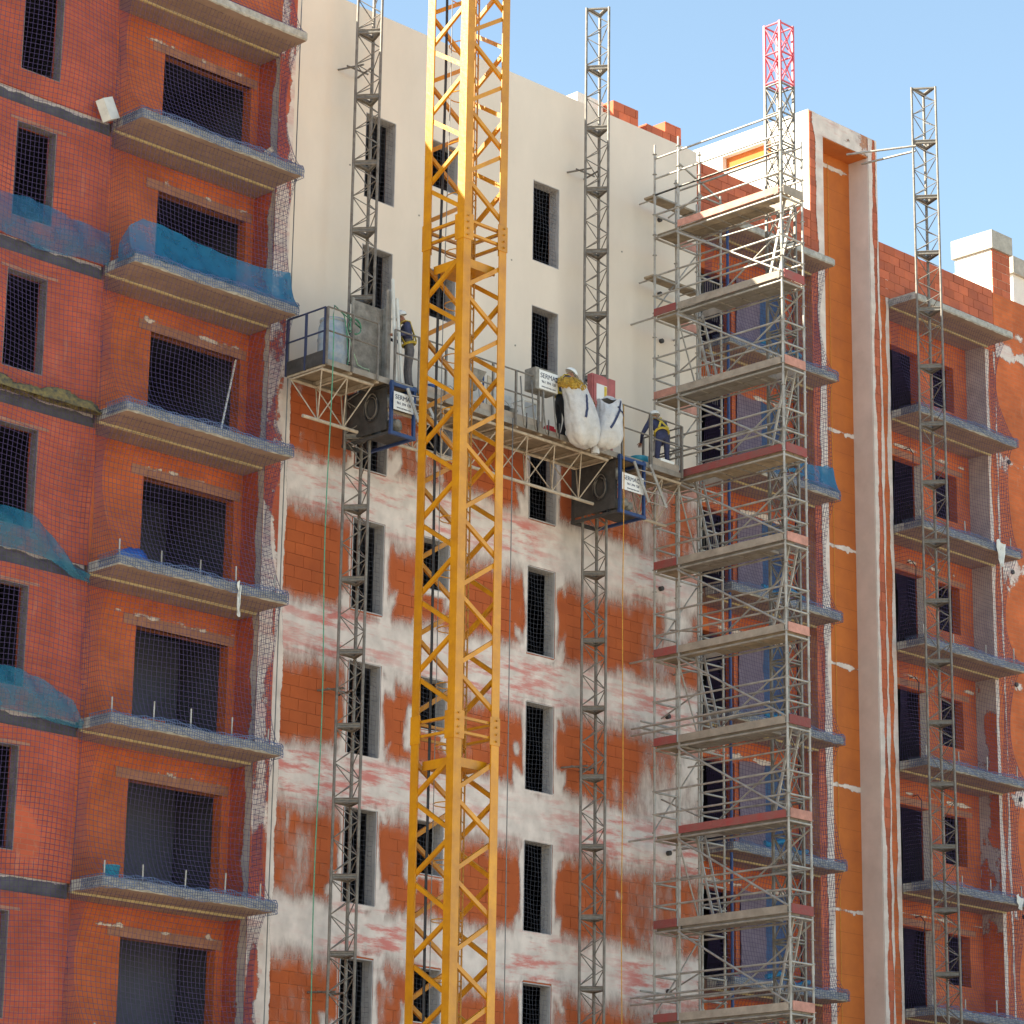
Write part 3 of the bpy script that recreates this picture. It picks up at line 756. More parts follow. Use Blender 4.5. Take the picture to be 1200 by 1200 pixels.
# --- chimneys on the roof ----------------------------------------------
def chimney(x0, x1, y0, y1, z0, z1, cap, side, zb):
    b = MB(); b.box(x0 + 0.01, x1 - 0.01, y0 + 0.012, y1 - 0.01, zb, z1 - 0.005)
    c = b.obj('chimney', 'block_red' if not side else 'white_render', bld)
    blocks(c, 'block_red', y0, x0, x1, z0, z1, 0.4, 0.245, lambda *a: True, 0.02, 0.014, 300, jit=0.004)
    if cap:
        bx('chimney_cap', x0 - 0.06, x1 + 0.06, y0 - 0.06, y1 + 0.06, z1, z1 + 0.52, 'concrete', c)
    return c
chimney(61.62, 62.42, 44.06, 45.3, 29.2, 31.0, True, True, 29.2)
chimney(48.85, 49.75, 46.0, 46.9, 29.55, 31.75, False, False, 29.5)
chimney(50.05, 50.75, 46.0, 47.2, 29.55, 31.52, False, False, 29.5)
chimney(50.75, 51.35, 46.02, 46.9, 29.55, 31.80, False, False, 29.5)
bx('roof_housing', 47.9, 48.8, 46.3, 47.2, 29.5, 31.75, 'white_render', bld)
bx('roof_housing', 65.3, 68.0, 46.0, 49.0, 29.5, 31.8, 'white_render', bld)
bx('roof_housing_cap', 65.2, 68.1, 45.9, 49.1, 31.802, 32.3, 'concrete', bld)
print('building', len(bpy.data.objects))

# ================================================================== NETS AND TARPAULINS
def slab_phase(Z):
    return np.mod(Z - 28.28, 3.0) / 3.0
def net_point(s, Z, path, cum, yw):
    X = np.interp(s, cum, [p[0] for p in path]); Y = np.interp(s, cum, [p[1] for p in path])
    ph = slab_phase(Z)
    sag = np.sin(np.pi * ph) ** 0.55 * (0.62 + 0.16 * np.sin(Z * 0.7 + 1))
    wav = 0.05 * np.sin(X * 1.7 + Z * 1.1) * np.sin(np.pi * ph)
    Y = Y + (yw - 0.12 - Y) * np.clip(sag, 0, 0.85) + wav
    X = X + 0.03 * np.sin(Z * 1.9 + X * 2)
    Z = Z + 0.05 * np.sin(X * 1.3 + Z * 0.4) * np.sin(np.pi * ph)
    return np.stack([X, Y, Z], -1)
def net_path(x0, x1, y0, yw):
    path = [(x0 - 0.03, yw), (x0 - 0.03, y0 - 0.015), (x1 + 0.03, y0 - 0.015), (x1 + 0.06, yw)]
    seg = [math.hypot(path[i + 1][0] - path[i][0], path[i + 1][1] - path[i][1]) for i in range(3)]
    return path, [0] + list(np.cumsum(seg))
def balcony_net(name, label, x0, x1, y0, yw, z0, z1, m, pitch=0.1, r=0.0039, lap=True):
    path, cum = net_path(x0, x1, y0, yw); n = int(cum[-1] / pitch) + 1
    nv = int((z1 - z0) / pitch) + 1
    o = net(name, label, lambda u, v: net_point(np.clip(u / (n - 1), 0, 1) * cum[-1], z0 + (z1 - z0) * v / (nv - 1), path, cum, yw), n, nv, r, m)
    # the net is gathered and lashed along each slab edge
    for z in LEV[1:8]:
        if not lap or z < z0: continue
        n2 = int((x1 - x0 + 0.8) / 0.055); sd = z * 1.7
        def Q(u, v):
            s = 0.35 * (cum[1]) + (cum[3] - 0.6 * (cum[3] - cum[2]) - 0.35 * cum[1]) * u / (n2 - 1)
            X = np.interp(s, cum, [p[0] for p in path]); Y = np.interp(s, cum, [p[1] for p in path])
            t = v / 5.0
            return np.stack([X, Y - 0.012 - 0.02 * np.abs(np.sin(X * 5 + sd + v)) + 0.06 * np.clip(t - 0.8, 0, 1) * 4, z - 0.19 + 0.24 * t + 0.03 * np.sin(X * 3.1 + sd) + 0.012 * np.sin(X * 17 + v * 2)], -1)
        net('edge_lashing', None, Q, n2, 6, 0.0065, 'net_lap', parent=o)
    return o
balcony_net('safety_net', 'navy safety net pinched over the balcony edges of the red brick section', 32.36, 36.46, 43.0, LY, 6.5, 29.9, 'net_navy')
nvw = int((29.6 - 6.5) / 0.1)
def wall_net(X, Z):
    return LY - 0.10 - 0.05 * np.sin((X - 26) * 1.6 + (Z - 6.5) * 0.6) - 0.06 * np.sin((Z - 6.5) * 1.05)
net('safety_net', 'purple safety net hung flat over the red brick wall with narrow windows',
    lambda u, v: np.stack([26.0 + 6.33 * u / 63 + 0.03 * np.sin(v * 0.17 + u * 0.1), wall_net(26 + u * .1, 6.5 + v * .1), 6.5 + 23.1 * v / (nvw - 1) + 0.06 * np.sin(u * 0.21 + v * 0.05)], -1), 64, nvw, 0.0042, 'net_navy')
balcony_net('safety_net', 'dark safety net wrapped round the balconies behind the tube scaffold', 49.9, 53.86, 43.2, YF, 6.5, 28.2, 'net_navy')
balcony_net('safety_net', 'dark safety net wrapped round the balconies beyond the white tower', 57.02, 61.16, 43.15, YF, 6.5, 28.2, 'net_navy')

def folds(X, v, sd):
    return 0.05 * fbm(X * 3.5 + v * 1.5 + sd, v * 1.6 + sd, 4) + 0.018 * np.sin(X * 9 + v * 5 + sd + 4 * fbm(X + sd, v, 2))
def net_tarp(label, m, args, sa, sb, zb, zt, sd, lap=0.12):
    path, cum = net_path(*args)
    def P(u, v):
        s = sa + (sb - sa) * u
        T = zt(u) + 0.10 * fbm(u * 9 + sd, 0 * u + sd, 4)
        Z = zb - lap + (T - zb + lap) * v
        G = net_point(s, Z, path, cum, args[3])
        G[..., 1] += -0.02 + folds(s, v, sd) * np.clip(v * 4, 0.1, 1)
        return G
    return cloth('blue_tarpaulin', label, 'tarpaulin', m, P, 90, 22)
A1_ = (32.36, 36.46, 43.0, LY); A2_ = (49.9, 53.86, 43.2, YF)
net_tarp('bright blue tarpaulin lining the net along the front edge of one balcony', 'tarp_blue', A1_, 0.45, 5.75, 22.30, lambda u: 22.55 + 0.5 * np.clip(u * 6, 0, 1) + 0.06 * np.sin(u * 7), 3.1)
net_tarp('blue sheet gathered in the net at the balcony end beside the tower recess', 'tarp_blue', A2_, 3.6, 5.55, 22.30, lambda u: 22.75 + 0.35 * u, 9.4)
def wall_tarp(label, m, x0, x1, zb, zt, sd, droop=None):
    def P(u, v):
        X = x0 + (x1 - x0) * u
        T = zt(X) + 0.08 * fbm(X * 3 + sd, 0 * X + sd, 4); B = zb(X)
        Z = B + (T - B) * v
        Y = wall_net(X, Z) - 0.03 + 1.2 * folds(X, v, sd) - 0.10 * np.sin(np.pi * v) * np.clip((T - B) / 0.8, 0, 1)
        return np.stack([X, Y, Z], -1)
    return cloth('blue_tarpaulin', label, 'tarpaulin', m, P, 90, 22)
wall_tarp('thin violet blue mesh sheet along the brick wall beside the blue balcony', 'tarp_thin', 27.5, 32.33, lambda X: 22.16 + 0.04 * np.sin(X * 3), lambda X: 22.98 + 0.1 * np.sin(X * 1.7), 8.0)
wall_tarp('blue tarpaulin hump with a long drooping tail on the brick wall ledge', 'tarp_teal', 27.6, 32.33, lambda X: np.interp(X, [27.6, 31.2, 32.0, 32.33], [16.2, 16.15, 15.88, 15.85]), lambda X: np.interp(X, [27.6, 29.6, 30.4, 31.0, 31.5, 32.0, 32.33], [16.7, 16.8, 16.95, 16.88, 16.5, 16.12, 16.05]), 5.0)
wall_tarp('low blue tarpaulin bundle on the brick wall ledge below the drooping one', 'tarp_teal', 27.6, 32.28, lambda X: 13.1 + 0.05 * np.sin(X * 2.3), lambda X: np.interp(X, [27.6, 30.0, 30.6, 31.4, 32.0, 32.25], [13.8, 13.95, 13.98, 13.8, 13.55, 13.2]), 6.2)
# crumpled heap of blue sheet at a balcony corner
def heap(name, label, cat, m, c, rx, ry, rz, seed):
    b = MB(); n, k = 18, 10; prof = []
    for i in range(k + 1):
        th = math.pi / 2 * i / k
        for j in range(n):
            ph = 2 * math.pi * j / n
            q = 1 + 0.55 * float(fbm(np.array([math.cos(ph) * 2.6 + seed]), np.array([math.sin(ph) * 2.6 + th * 2.4 + seed]), 4)[0]) * (1 if i < k else 0)
            b.v.append((c[0] + rx * math.cos(th) * math.cos(ph) * q, c[1] + ry * math.cos(th) * math.sin(ph) * q, c[2] + rz * math.sin(th) * q))
    for i in range(k):
        for j in range(n): b.f.append((i * n + j, i * n + (j + 1) % n, (i + 1) * n + (j + 1) % n, (i + 1) * n + j))
    return tag(b.obj(name, m, None, True), label, cat)
heap('tarpaulin_heap', 'crumpled bright blue tarpaulin heap on a balcony corner with studs', 'tarpaulin', 'plastic_blue', (32.95, 43.35, LEV[4] - 0.02), 0.42, 0.2, 0.3, 2.0)
for i, (x, w, h) in enumerate(((28.9, 0.5, 0.20), (29.9, 0.45, 0.24), (30.6, 0.5, 0.17), (31.35, 0.55, 0.27), (31.95, 0.4, 0.2))):
    heap('insulation_roll', 'torn mustard and black insulation lump on the brick wall ledge', 'insulation', 'insulation', (x, 43.80, LEV[3] - 0.12), w, 0.13, h, 3.0 + i)['group'] = 'insulation lumps on the ledge'
bxo = MB(); bxo.box(-0.16, 0.16, -0.1, 0.1, -0.22, 0.22)
wb = bxo.obj('foam_block', 'white_plastic'); tag(wb, 'tilted white foam block caught in the net at a balcony corner', 'foam block')
wb.matrix_basis = Matrix.Translation((32.03, 43.70, 25.33)) @ Matrix.Rotation(R(-28), 4, 'Y') @ Matrix.Rotation(R(15), 4, 'Z')

# odds and ends on single balconies
r_ = rod('steel_prop', (35.0, 43.5, LEV[3] - 0.012), (36.2, YB - 0.05, LEV[3] + 2.15), 0.022, 'white_plastic', None); tag(r_, 'pale steel prop leaning across the netted balcony opening beside the insulation ledge', 'prop')
b = MB(); b.bar((35.55, 43.12, LEV[1] + 0.04), (36.05, 43.5, LEV[1] + 0.42), 0.10, 0.03, (0, 1, 0)); tag(b.obj('timber_offcut', 'wood_pale'), 'short pale timber offcut tilted on the edge of the upper balcony', 'timber')
def rag(label, x, y, z, w, h, m, sd):
    return cloth('rag', label, 'rag', m, lambda u, v: np.stack([x + (u - .5) * w * (1 - .6 * v) + .08 * fbm(v * 3 + sd, u * 2, 3), y - 0.03 - 0.05 * fbm(u * 4 + sd, v * 4, 3) - .03 * np.sin(u * 9), z - h * v + 0.05 * np.sin(u * 6)], -1), 12, 14)
rag('thin white rag dangling from the balcony edge with steel studs', 35.2, 42.97, LEV[4] - 0.02, 0.12, 0.62, 'white_plastic', 2.0)
rag('torn white rag caught on the balcony edge beyond the lattice mast', 60.2, 43.10, LEV[2] + 0.06, 0.42, 0.62, 'white_plastic', 5.0)
rag('small white rag caught on the lower balcony beyond the lattice mast', 60.5, 43.10, LEV[5] + 0.03, 0.3, 0.3, 'white_plastic', 8.0)
for i, (k, x, w, d, h, m, nm, lab) in enumerate(((5, 33.5, .5, .22, .16, 'block_orange', 'brick_stack', 'small stack of orange bricks on the balcony above the lowest one'), (3, 58.6, .7, .25, .2, 'wood_pale', 'timber_pile', 'low timber pile on the balcony beyond the lattice mast'), (6, 33.0, .35, .3, .3, 'plastic_teal', 'teal_bucket', 'teal bucket on a lower balcony of the red brick section'))):
    z = LEV[k]
    if nm == 'teal_bucket':
        b = MB(); b.lathe([(0.11, 0), (0.13, 0.01), (0.16, 0.3), (0.17, 0.31), (0.15, 0.31), (0.12, 0.03), (0.02, 0.02)], 16, (x, 43.6, z)); tag(b.obj(nm, m, None, True), lab, 'bucket'); continue
    t = thing(nm, lab, nm.split('_')[-1], (x, 43.55, z))
    for a_ in range(3):
        for c_ in range(2):
            bx('piece', x + a_ * w / 3 + .01, x + (a_ + 1) * w / 3 - .01, 43.5 + random.uniform(-.02, .02), 43.5 + d, z + c_ * h / 2, z + (c_ + 1) * h / 2 - .004, m, t)
# blue sheets closing the openings behind the scaffold
ORD = ['top', 'second', 'third', 'fourth', 'fifth', 'sixth', 'seventh', 'eighth']
for k in range(1, 8):
    z = LEV[k] - 3.0 if False else LEV[k]
    for (a, c, m, lab) in ((51.72, 52.62, 'tarp_violet', 'violet grey plastic sheet in the loggia opening behind the scaffold, %s floor below the roof' % ORD[k - 1]), (52.60, 53.42, 'tarp_dusty', 'dusty blue plastic sheet in the loggia opening behind the scaffold, %s floor below the roof' % ORD[k - 1])):
        sd = k * 3.3 + a
        cl = cloth('plastic_sheet', lab, 'plastic sheet', m, lambda u, v: np.stack([a + (c - a) * u, YB - 0.05 + 0.05 * fbm(u * 3 + sd, v * 4 + sd, 3), z + 0.02 + 2.27 * v + 0.03 * np.sin(u * 5 + sd)], -1), 14, 22)
        cl['group'] = 'violet sheets in the loggia openings' if m == 'tarp_violet' else 'blue sheets in the loggia openings'
for k in range(1, 8):
    z = LEV[k]
    p = rod('net_post', (49.97, 43.32, z), (49.97, 43.32, z + 2.76), 0.035, 'blue_frame', None)
    tag(p, 'dark blue steel prop on the %s balcony below the roof behind the scaffold' % ORD[k - 1], 'prop', 'props at the balcony corners')
    bl = cloth('rolled_sheet', 'blue sheet rolled along the %s balcony edge below the roof behind the scaffold' % ORD[k - 1], 'plastic sheet', 'tarp_blue', lambda u, v: np.stack([51.0 + 1.5 * u, 43.22 + 0.05 * np.cos(v * 6.28), z + 0.1 + 0.06 * np.sin(v * 6.28) + 0.12 * np.sin(u * 3.1) * np.sin(u * 7 + k) + 0.03 * fbm(u * 6 + k, v * 2, 3)], -1), 26, 9)
    bl['group'] = 'rolled sheets on the slab edges'
print('nets', len(bpy.data.objects))

# ================================================================== TOWER CRANE
cr = thing('tower_crane', 'yellow lattice tower crane mast standing in front of the facade', 'crane', (38.4, 40.1, 0))
S_ = 1.18; CX, CY = 37.69, 39.5           # near corner leg (x, y); mast extends +x and +y
fl = 0.20; th = 0.022
CORN = [(CX, CY, 1, 1), (CX + S_, CY, -1, 1), (CX, CY + S_, 1, -1), (CX + S_, CY + S_, -1, -1)]
joints = [3.45, 13.45, 23.45, 33.45]
for k in range(len(joints) - 1):
    z0, z1 = joints[k], joints[k + 1]
    sec = node('mast_section', cr, (CX + S_ / 2, CY + S_ / 2, z0))
    for (x, y, sx, sy) in CORN:
        b = MB()
        b.box(min(x, x + sx * fl), max(x, x + sx * fl), min(y, y + sy * th), max(y, y + sy * th), z0 + 0.02, z1 - 0.02)
        b.box(min(x, x + sx * th), max(x, x + sx * th), min(y + sy * th, y + sy * fl), max(y + sy * th, y + sy * fl), z0 + 0.02, z1 - 0.02)
        # joint gussets at both ends
        b.box(min(x - sx * .012, x + sx * (fl + .05)), max(x - sx * .012, x + sx * (fl + .05)), min(y - sy * .014, y - sy * .001), max(y - sy * .014, y - sy * .001), z1 - 0.28, z1 + 0.26)
        b.box(min(x - sx * .014, x - sx * .001), max(x - sx * .014, x - sx * .001), min(y, y + sy * (fl + .05)), max(y, y + sy * (fl + .05)), z1 - 0.28, z1 + 0.26)
        b.obj('leg', 'crane_yellow', sec)
        for dz in (-0.2, -0.07, 0.07, 0.2):
            rod('bolt', (x + sx * 0.09, y - sy * 0.05, z1 + dz), (x + sx * 0.09, y - sy * 0.0, z1 + dz), 0.02, 'crane_dirty', sec)
    faces = [((CX + .09, CY + .058), (CX + S_ - .09, CY + .058), 0.0), ((CX + .058, CY + .09), (CX + .058, CY + S_ - .09), 0.375), ((CX + S_ - .058, CY + .09), (CX + S_ - .058, CY + S_ - .09), 0.0), ((CX + .09, CY + S_ - .058), (CX + S_ - .09, CY + S_ - .058), 0.375)]
    pitch = 1.52 / 2
    for fi, (A, B, off) in enumerate(faces):
        z = z0 + 0.32; i = fi % 2
        while z + pitch < z1 - 0.25:
            p, q = (A, B) if i % 2 else (B, A)
            nrm = (0, 1, 0) if A[1] == B[1] else (1, 0, 0)
            beam('brace', (p[0], p[1], z + 0.06), (q[0], q[1], z + pitch - 0.06), 0.085, 0.06, 'crane_yellow', sec, nrm)
            z += pitch; i += 1
        beam('cross_tie', (A[0], A[1], z1 - 0.14), (B[0], B[1], z1 - 0.14), 0.07, 0.05, 'crane_yellow', sec, (0, 0, 1))
        beam('cross_tie', (A[0], A[1], z0 + 0.14), (B[0], B[1], z0 + 0.14), 0.07, 0.05, 'crane_yellow', sec, (0, 0, 1))
    # rest platform
    px, py = CX + 0.36, CY + 0.36
    b = MB(); zz = z1 - 0.75
    b.box(CX + .2, CX + S_ - .15, CY + .2, CY + S_ - .15, zz, zz + 0.03)
    b.box(CX + .2, CX + S_ - .15, CY + .17, CY + .2, zz - 0.02, zz + 0.16); b.box(CX + .17, CX + .2, CY + .2, CY + S_ - .15, zz - 0.02, zz + 0.16)
    b.obj('rest_platform', 'crane_yellow', sec)
    # ladder with hoops
    lad = node('ladder', cr, (CX + .7, CY + .5, z0))
    for d in (0.0, 0.32): rod('stile', (CX + .62 + d * .75, CY + .42 + d * .5, z0), (CX + .62 + d * .75, CY + .42 + d * .5, z1), 0.018, 'crane_dirty', lad)
    z = z0 + 0.15
    while z < z1:
        rod('rung', (CX + .62, CY + .42, z), (CX + .86, CY + .58, z), 0.011, 'crane_dirty', lad); z += 0.28
    for z in np.arange(z0 + 0.9, z1, 1.1):
        b = MB(); cxx, cyy = CX + .55, CY + .68
        b.tube([(cxx + .30 * math.cos(t), cyy + .30 * math.sin(t), z) for t in np.linspace(-0.9, 4.2, 16)], 0.012, 5); b.obj('hoop', 'crane_yellow', lad)
for i, (cx_, r_, m_) in enumerate(((0.30, 0.028, 'black_rubber'), (0.42, 0.009, 'steel_cable'), (0.78, 0.007, 'steel_cable'))):
    b = MB(); xx, yy = CX + 0.12 + cx_ * .35, CY + S_ - cx_ * .9
    b.tube([(xx + 0.03 * math.sin(z * .5), yy + 0.03 * math.cos(z * .37), z) for z in np.arange(2.0, 33.5, 0.8)], r_, 6); b.obj('cable', m_, cr, True)
bx('foundation', CX - 0.6, CX + S_ + .6, CY - .6, CY + S_ + .6, 0.0, 0.6, 'concrete', cr)
for (x, y, sx, sy) in CORN:
    bx('foot', x - .02 if sx > 0 else x - .2, x + .2 if sx > 0 else x + .02, y - .02 if sy > 0 else y - .2, y + .2 if sy > 0 else y + .02, 0.6, 3.47, 'crane_yellow', cr)
print('crane', len(bpy.data.objects))

# ================================================================== CLIMBING MASTS
def tri_mast(x, y, ztop, label, side=0.52, ang=R(37.3), secs=22):
    t = thing('climbing_mast', label, 'mast', (x, y, 0), 'triangular lattice climbing masts' if False else None)
    C_ = []
    for k in range(3):
        a = ang + 2 * math.pi * k / 3
        C_.append((x + side / math.sqrt(3) * math.cos(a), y + side / math.sqrt(3) * math.sin(a)))
    # two legs face the lens side, the third sits behind
    me = {}
    z1 = ztop; first = True
    while z1 > 0.1:
        z0 = max(0.0, z1 - 1.5)
        s = node('mast_section', t, (x, y, z0))
        for k, (a, b_) in enumerate(C_):
            rod('leg', (a, b_, z0), (a, b_, z1), 0.03 if k else 0.036, 'mast_steel', s)
        for k in range(3):
            A, B = C_[k], C_[(k + 1) % 3]
            b = MB(); n = 4
            h = (z1 - z0 - 0.12) / n
            for i in range(n):
                p, q = (A, B) if (i + k) % 2 else (B, A)
                b.tube([(p[0], p[1], z0 + 0.06 + h * i), (q[0], q[1], z0 + 0.06 + h * (i + 1))], 0.012, 5)
            b.tube([(A[0], A[1], z0 + 0.04), (B[0], B[1], z0 + 0.04)], 0.016, 5)
            b.tube([(A[0], A[1], z1 - 0.04), (B[0], B[1], z1 - 0.04)], 0.016, 5)
            b.obj('lacing', 'mast_steel', s)
        for (lo, hi) in ((z1 - 0.03, z1 - 0.004), (z0 + 0.004, z0 + 0.03)):
            b = MB(); n0 = 0
            b.v += [(p[0], p[1], lo) for p in C_] + [(p[0], p[1], hi) for p in C_]
            ins = [((p[0] - x) * 0.5 + x, (p[1] - y) * 0.5 + y) for p in C_]
            b.v += [(p[0], p[1], lo) for p in ins] + [(p[0], p[1], hi) for p in ins]
            for k in range(3):
                j = (k + 1) % 3
                b.f += [(k, j, 3 + j, 3 + k), (6 + k, 9 + k, 9 + j, 6 + j), (k, 6 + k, 6 + j, j), (3 + k, 3 + j, 9 + j, 9 + k)]
            b.obj('joint_plate', 'mast_plate', s)
        z1 -= 1.5
    return t
def wall_tie(t, x, y, z, yw):
    for d in (-0.28, 0.28):
        rod('wall_tie', (x + d * 0.4, y, z), (x + d, yw, z + 0.02), 0.022, 'mast_steel', t)
    rod('wall_tie', (x - 0.3, (y + yw) / 2, z + 0.01), (x + 0.3, (y + yw) / 2, z + 0.01), 0.02, 'mast_steel', t)
m1 = tri_mast(38.45, 43.28, 33.52, 'grey triangular lattice mast rising past the worker at the platform barrel')
m2 = tri_mast(45.45, 43.28, 32.04, 'grey triangular lattice mast rising behind the white rubble sacks')
m4 = tri_mast(56.5, 42.35, 33.4, 'grey triangular lattice mast in front of the balconies beyond the white tower', 0.6)
for z in (28.3, 14.8, 8.8): wall_tie(m1, 38.45, 43.35, z, YF - 0.02)
for z in (28.1, 14.3, 8.3): wall_tie(m2, 45.45, 43.35, z, YF - 0.02)
for z in (31.7,): 
    rod('wall_tie', (56.3, 42.5, z), (56.0, 44.0, z - 0.02), 0.03, 'galv', m4); rod('wall_tie', (56.2, 42.4, z + 0.08), (55.4, 44.0, z + 0.06), 0.03, 'galv', m4)
# square mast with the red head
t3 = thing('climbing_mast', 'square lattice mast with a red painted head beside the tube scaffold', 'mast', (48.75, 40.75, 0))
mx_, my_, ms_ = 48.55, 40.45, 0.46
z1 = 31.94; k_ = 0
while z1 > 0.1:
    z0 = max(0, z1 - 1.52); mm = 'red_mast' if k_ == 0 else 'mast_steel'
    s = node('mast_section', t3, (mx_ + ms_ / 2, my_ + ms_ / 2, z0))
    P4 = [(mx_, my_), (mx_ + ms_, my_), (mx_ + ms_, my_ + ms_), (mx_, my_ + ms_)]
    for (a, c) in P4: beam('leg', (a, c, z0), (a, c, z1), 0.055, 0.055, mm, s)
    for k in range(4):
        A, B = P4[k], P4[(k + 1) % 4]; zm = (z0 + z1) / 2
        for (p, q) in (((*A, z0 + .05), (*B, zm)), ((*B, z0 + .05), (*A, zm)), ((*A, zm), (*B, z1 - .05)), ((*B, zm), (*A, z1 - .05))):
            rod('brace', p, q, 0.015, mm, s)
        for z in (z0 + 0.035, zm, z1 - 0.035): rod('cross_tie', (*A, z), (*B, z), 0.022, mm if k_ == 0 else 'mast_plate', s)
    z1 -= 1.52; k_ += 1
print('masts', len(bpy.data.objects))

# ================================================================== WORK PLATFORM
PX0, PX1, PY0, PY1, PZ = 36.62, 47.15, 42.3, 43.45, 21.02
pf = thing('work_platform', 'long mast climbing work platform with lattice truss and blue drive units', 'work platform', ((PX0 + PX1) / 2, 42.9, 19.7))
def deck(a, c, y0, y1):
    n = max(1, round((c - a) / 0.75)); w = (c - a) / n
    for i in range(n):
        bx('deck_panel', a + i * w + 0.004, a + (i + 1) * w - 0.004, y0, y1, PZ - 0.045 + random.uniform(-.004, .004), PZ, 'deck_ply', pf)
    bx('edge_channel', a, c, y0 - 0.03, y0 - 0.002, PZ - 0.10, PZ + 0.02, 'deck_steel', pf)
    bx('edge_channel', a, c, y1 + 0.002, y1 + 0.03, PZ - 0.10, PZ + 0.02, 'deck_steel', pf)
    for i in range(n + 1): bx('joist', a + i * w - 0.03 if i else a, min(a + i * w + 0.03, c), y0 + 0.01, y1 - 0.01, PZ - 0.13, PZ - 0.05, 'truss_beige', pf)
U1, U2 = (38.05, 39.10), (44.95, 46.05)
deck(PX0, U1[0], PY0, PY1); deck(U1[0], U1[1], PY0, 42.92); deck(U1[1], U2[0], PY0, PY1); deck(U2[0], U2[1], PY0, 42.92); deck(U2[1], PX1, PY0, PY1)
bx('toe_board', PX0 + 0.01, U1[0], PY1 - 0.02, PY1, PZ + 0.003, PZ + 0.16, 'deck_ply', pf)
bx('toe_board', PX0 - 0.03, PX0 - 0.003, PY0, PY1, PZ - 0.09, PZ + 0.2, 'dark_box', pf)
# trusses
def truss(a, c):
    zt, zb, yc = PZ - 0.17, 19.97, 42.88
    yt = (PY0 + 0.1, PY1 - 0.1)
    for y in yt: rod('top_chord', (a, y, zt), (c, y, zt), 0.035, 'truss_beige', pf)
    rod('bottom_chord', (a - 0.05, yc, zb), (c + 0.05, yc, zb), 0.038, 'truss_beige', pf)
    n = max(2, round((c - a) / 0.42))
    n += n % 2
    for y in yt:
        for i in range(n):
            x0, x1 = a + (c - a) * i / n, a + (c - a) * (i + 1) / n
            if i % 2: rod('lacing_bar', (x0, yc, zb), (x1, y, zt), 0.014, 'truss_beige', pf)
            else: rod('lacing_bar', (x0, y, zt), (x1, yc, zb), 0.014, 'truss_beige', pf)
    for i in range(0, n + 1, 2):
        x0 = a + (c - a) * i / n
        rod('cross_bar', (x0, yt[0], zt), (x0, yt[1], zt), 0.02, 'truss_beige', pf)
truss(PX0 + 0.02, U1[0] - 0.05); truss(U1[1] + 0.05, U2[0] - 0.05); truss(U2[1] + 0.05, PX1 + 0.1)
# drive units
SIGN_TXT = []
def sign(parent, x0, x1, y, z0, z1, name='sign_board'):
    s = bx(name, x0, x1, y, y + 0.012, z0, z1, 'sign_white', parent)
    w, h = x1 - x0, z1 - z0
    def txt(body, size, x, z, al='LEFT'):
        c = bpy.data.curves.new('lettering', 'FONT'); c.body = body; c.size = size; c.extrude = 0.002; c.align_x = al
        tmp = bpy.data.objects.new('tmp', c); COL.objects.link(tmp)
        dg = bpy.context.evaluated_depsgraph_get(); me = bpy.data.meshes.new_from_object(tmp.evaluated_get(dg)); bpy.data.objects.remove(tmp)
        me.materials.clear(); me.materials.append(MATS['ink'])
        return link(bpy.data.objects.new('lettering', me), s, Matrix.Translation((x, y - 0.003, z)) @ Matrix.Rotation(R(90), 4, 'X'))
    txt('SERMAC', h * 0.36, x0 + w * 0.05, z0 + h * 0.60)
    b = MB(); cx, cz, rr = x1 - w * 0.105, z0 + h * 0.70, h * 0.11
    b.tube([(cx + rr * math.cos(t), y - 0.004, cz + rr * math.sin(t)) for t in np.linspace(2.2, -2.4, 12)], h * 0.022, 4); b.obj('emblem', 'ink', s)
    txt('961 394 128', h * 0.2, (x0 + x1) / 2, z0 + h * 0.33, 'CENTER')
    txt('www.sermac.com', h * 0.14, (x0 + x1) / 2, z0 + h * 0.1, 'CENTER')
    return s
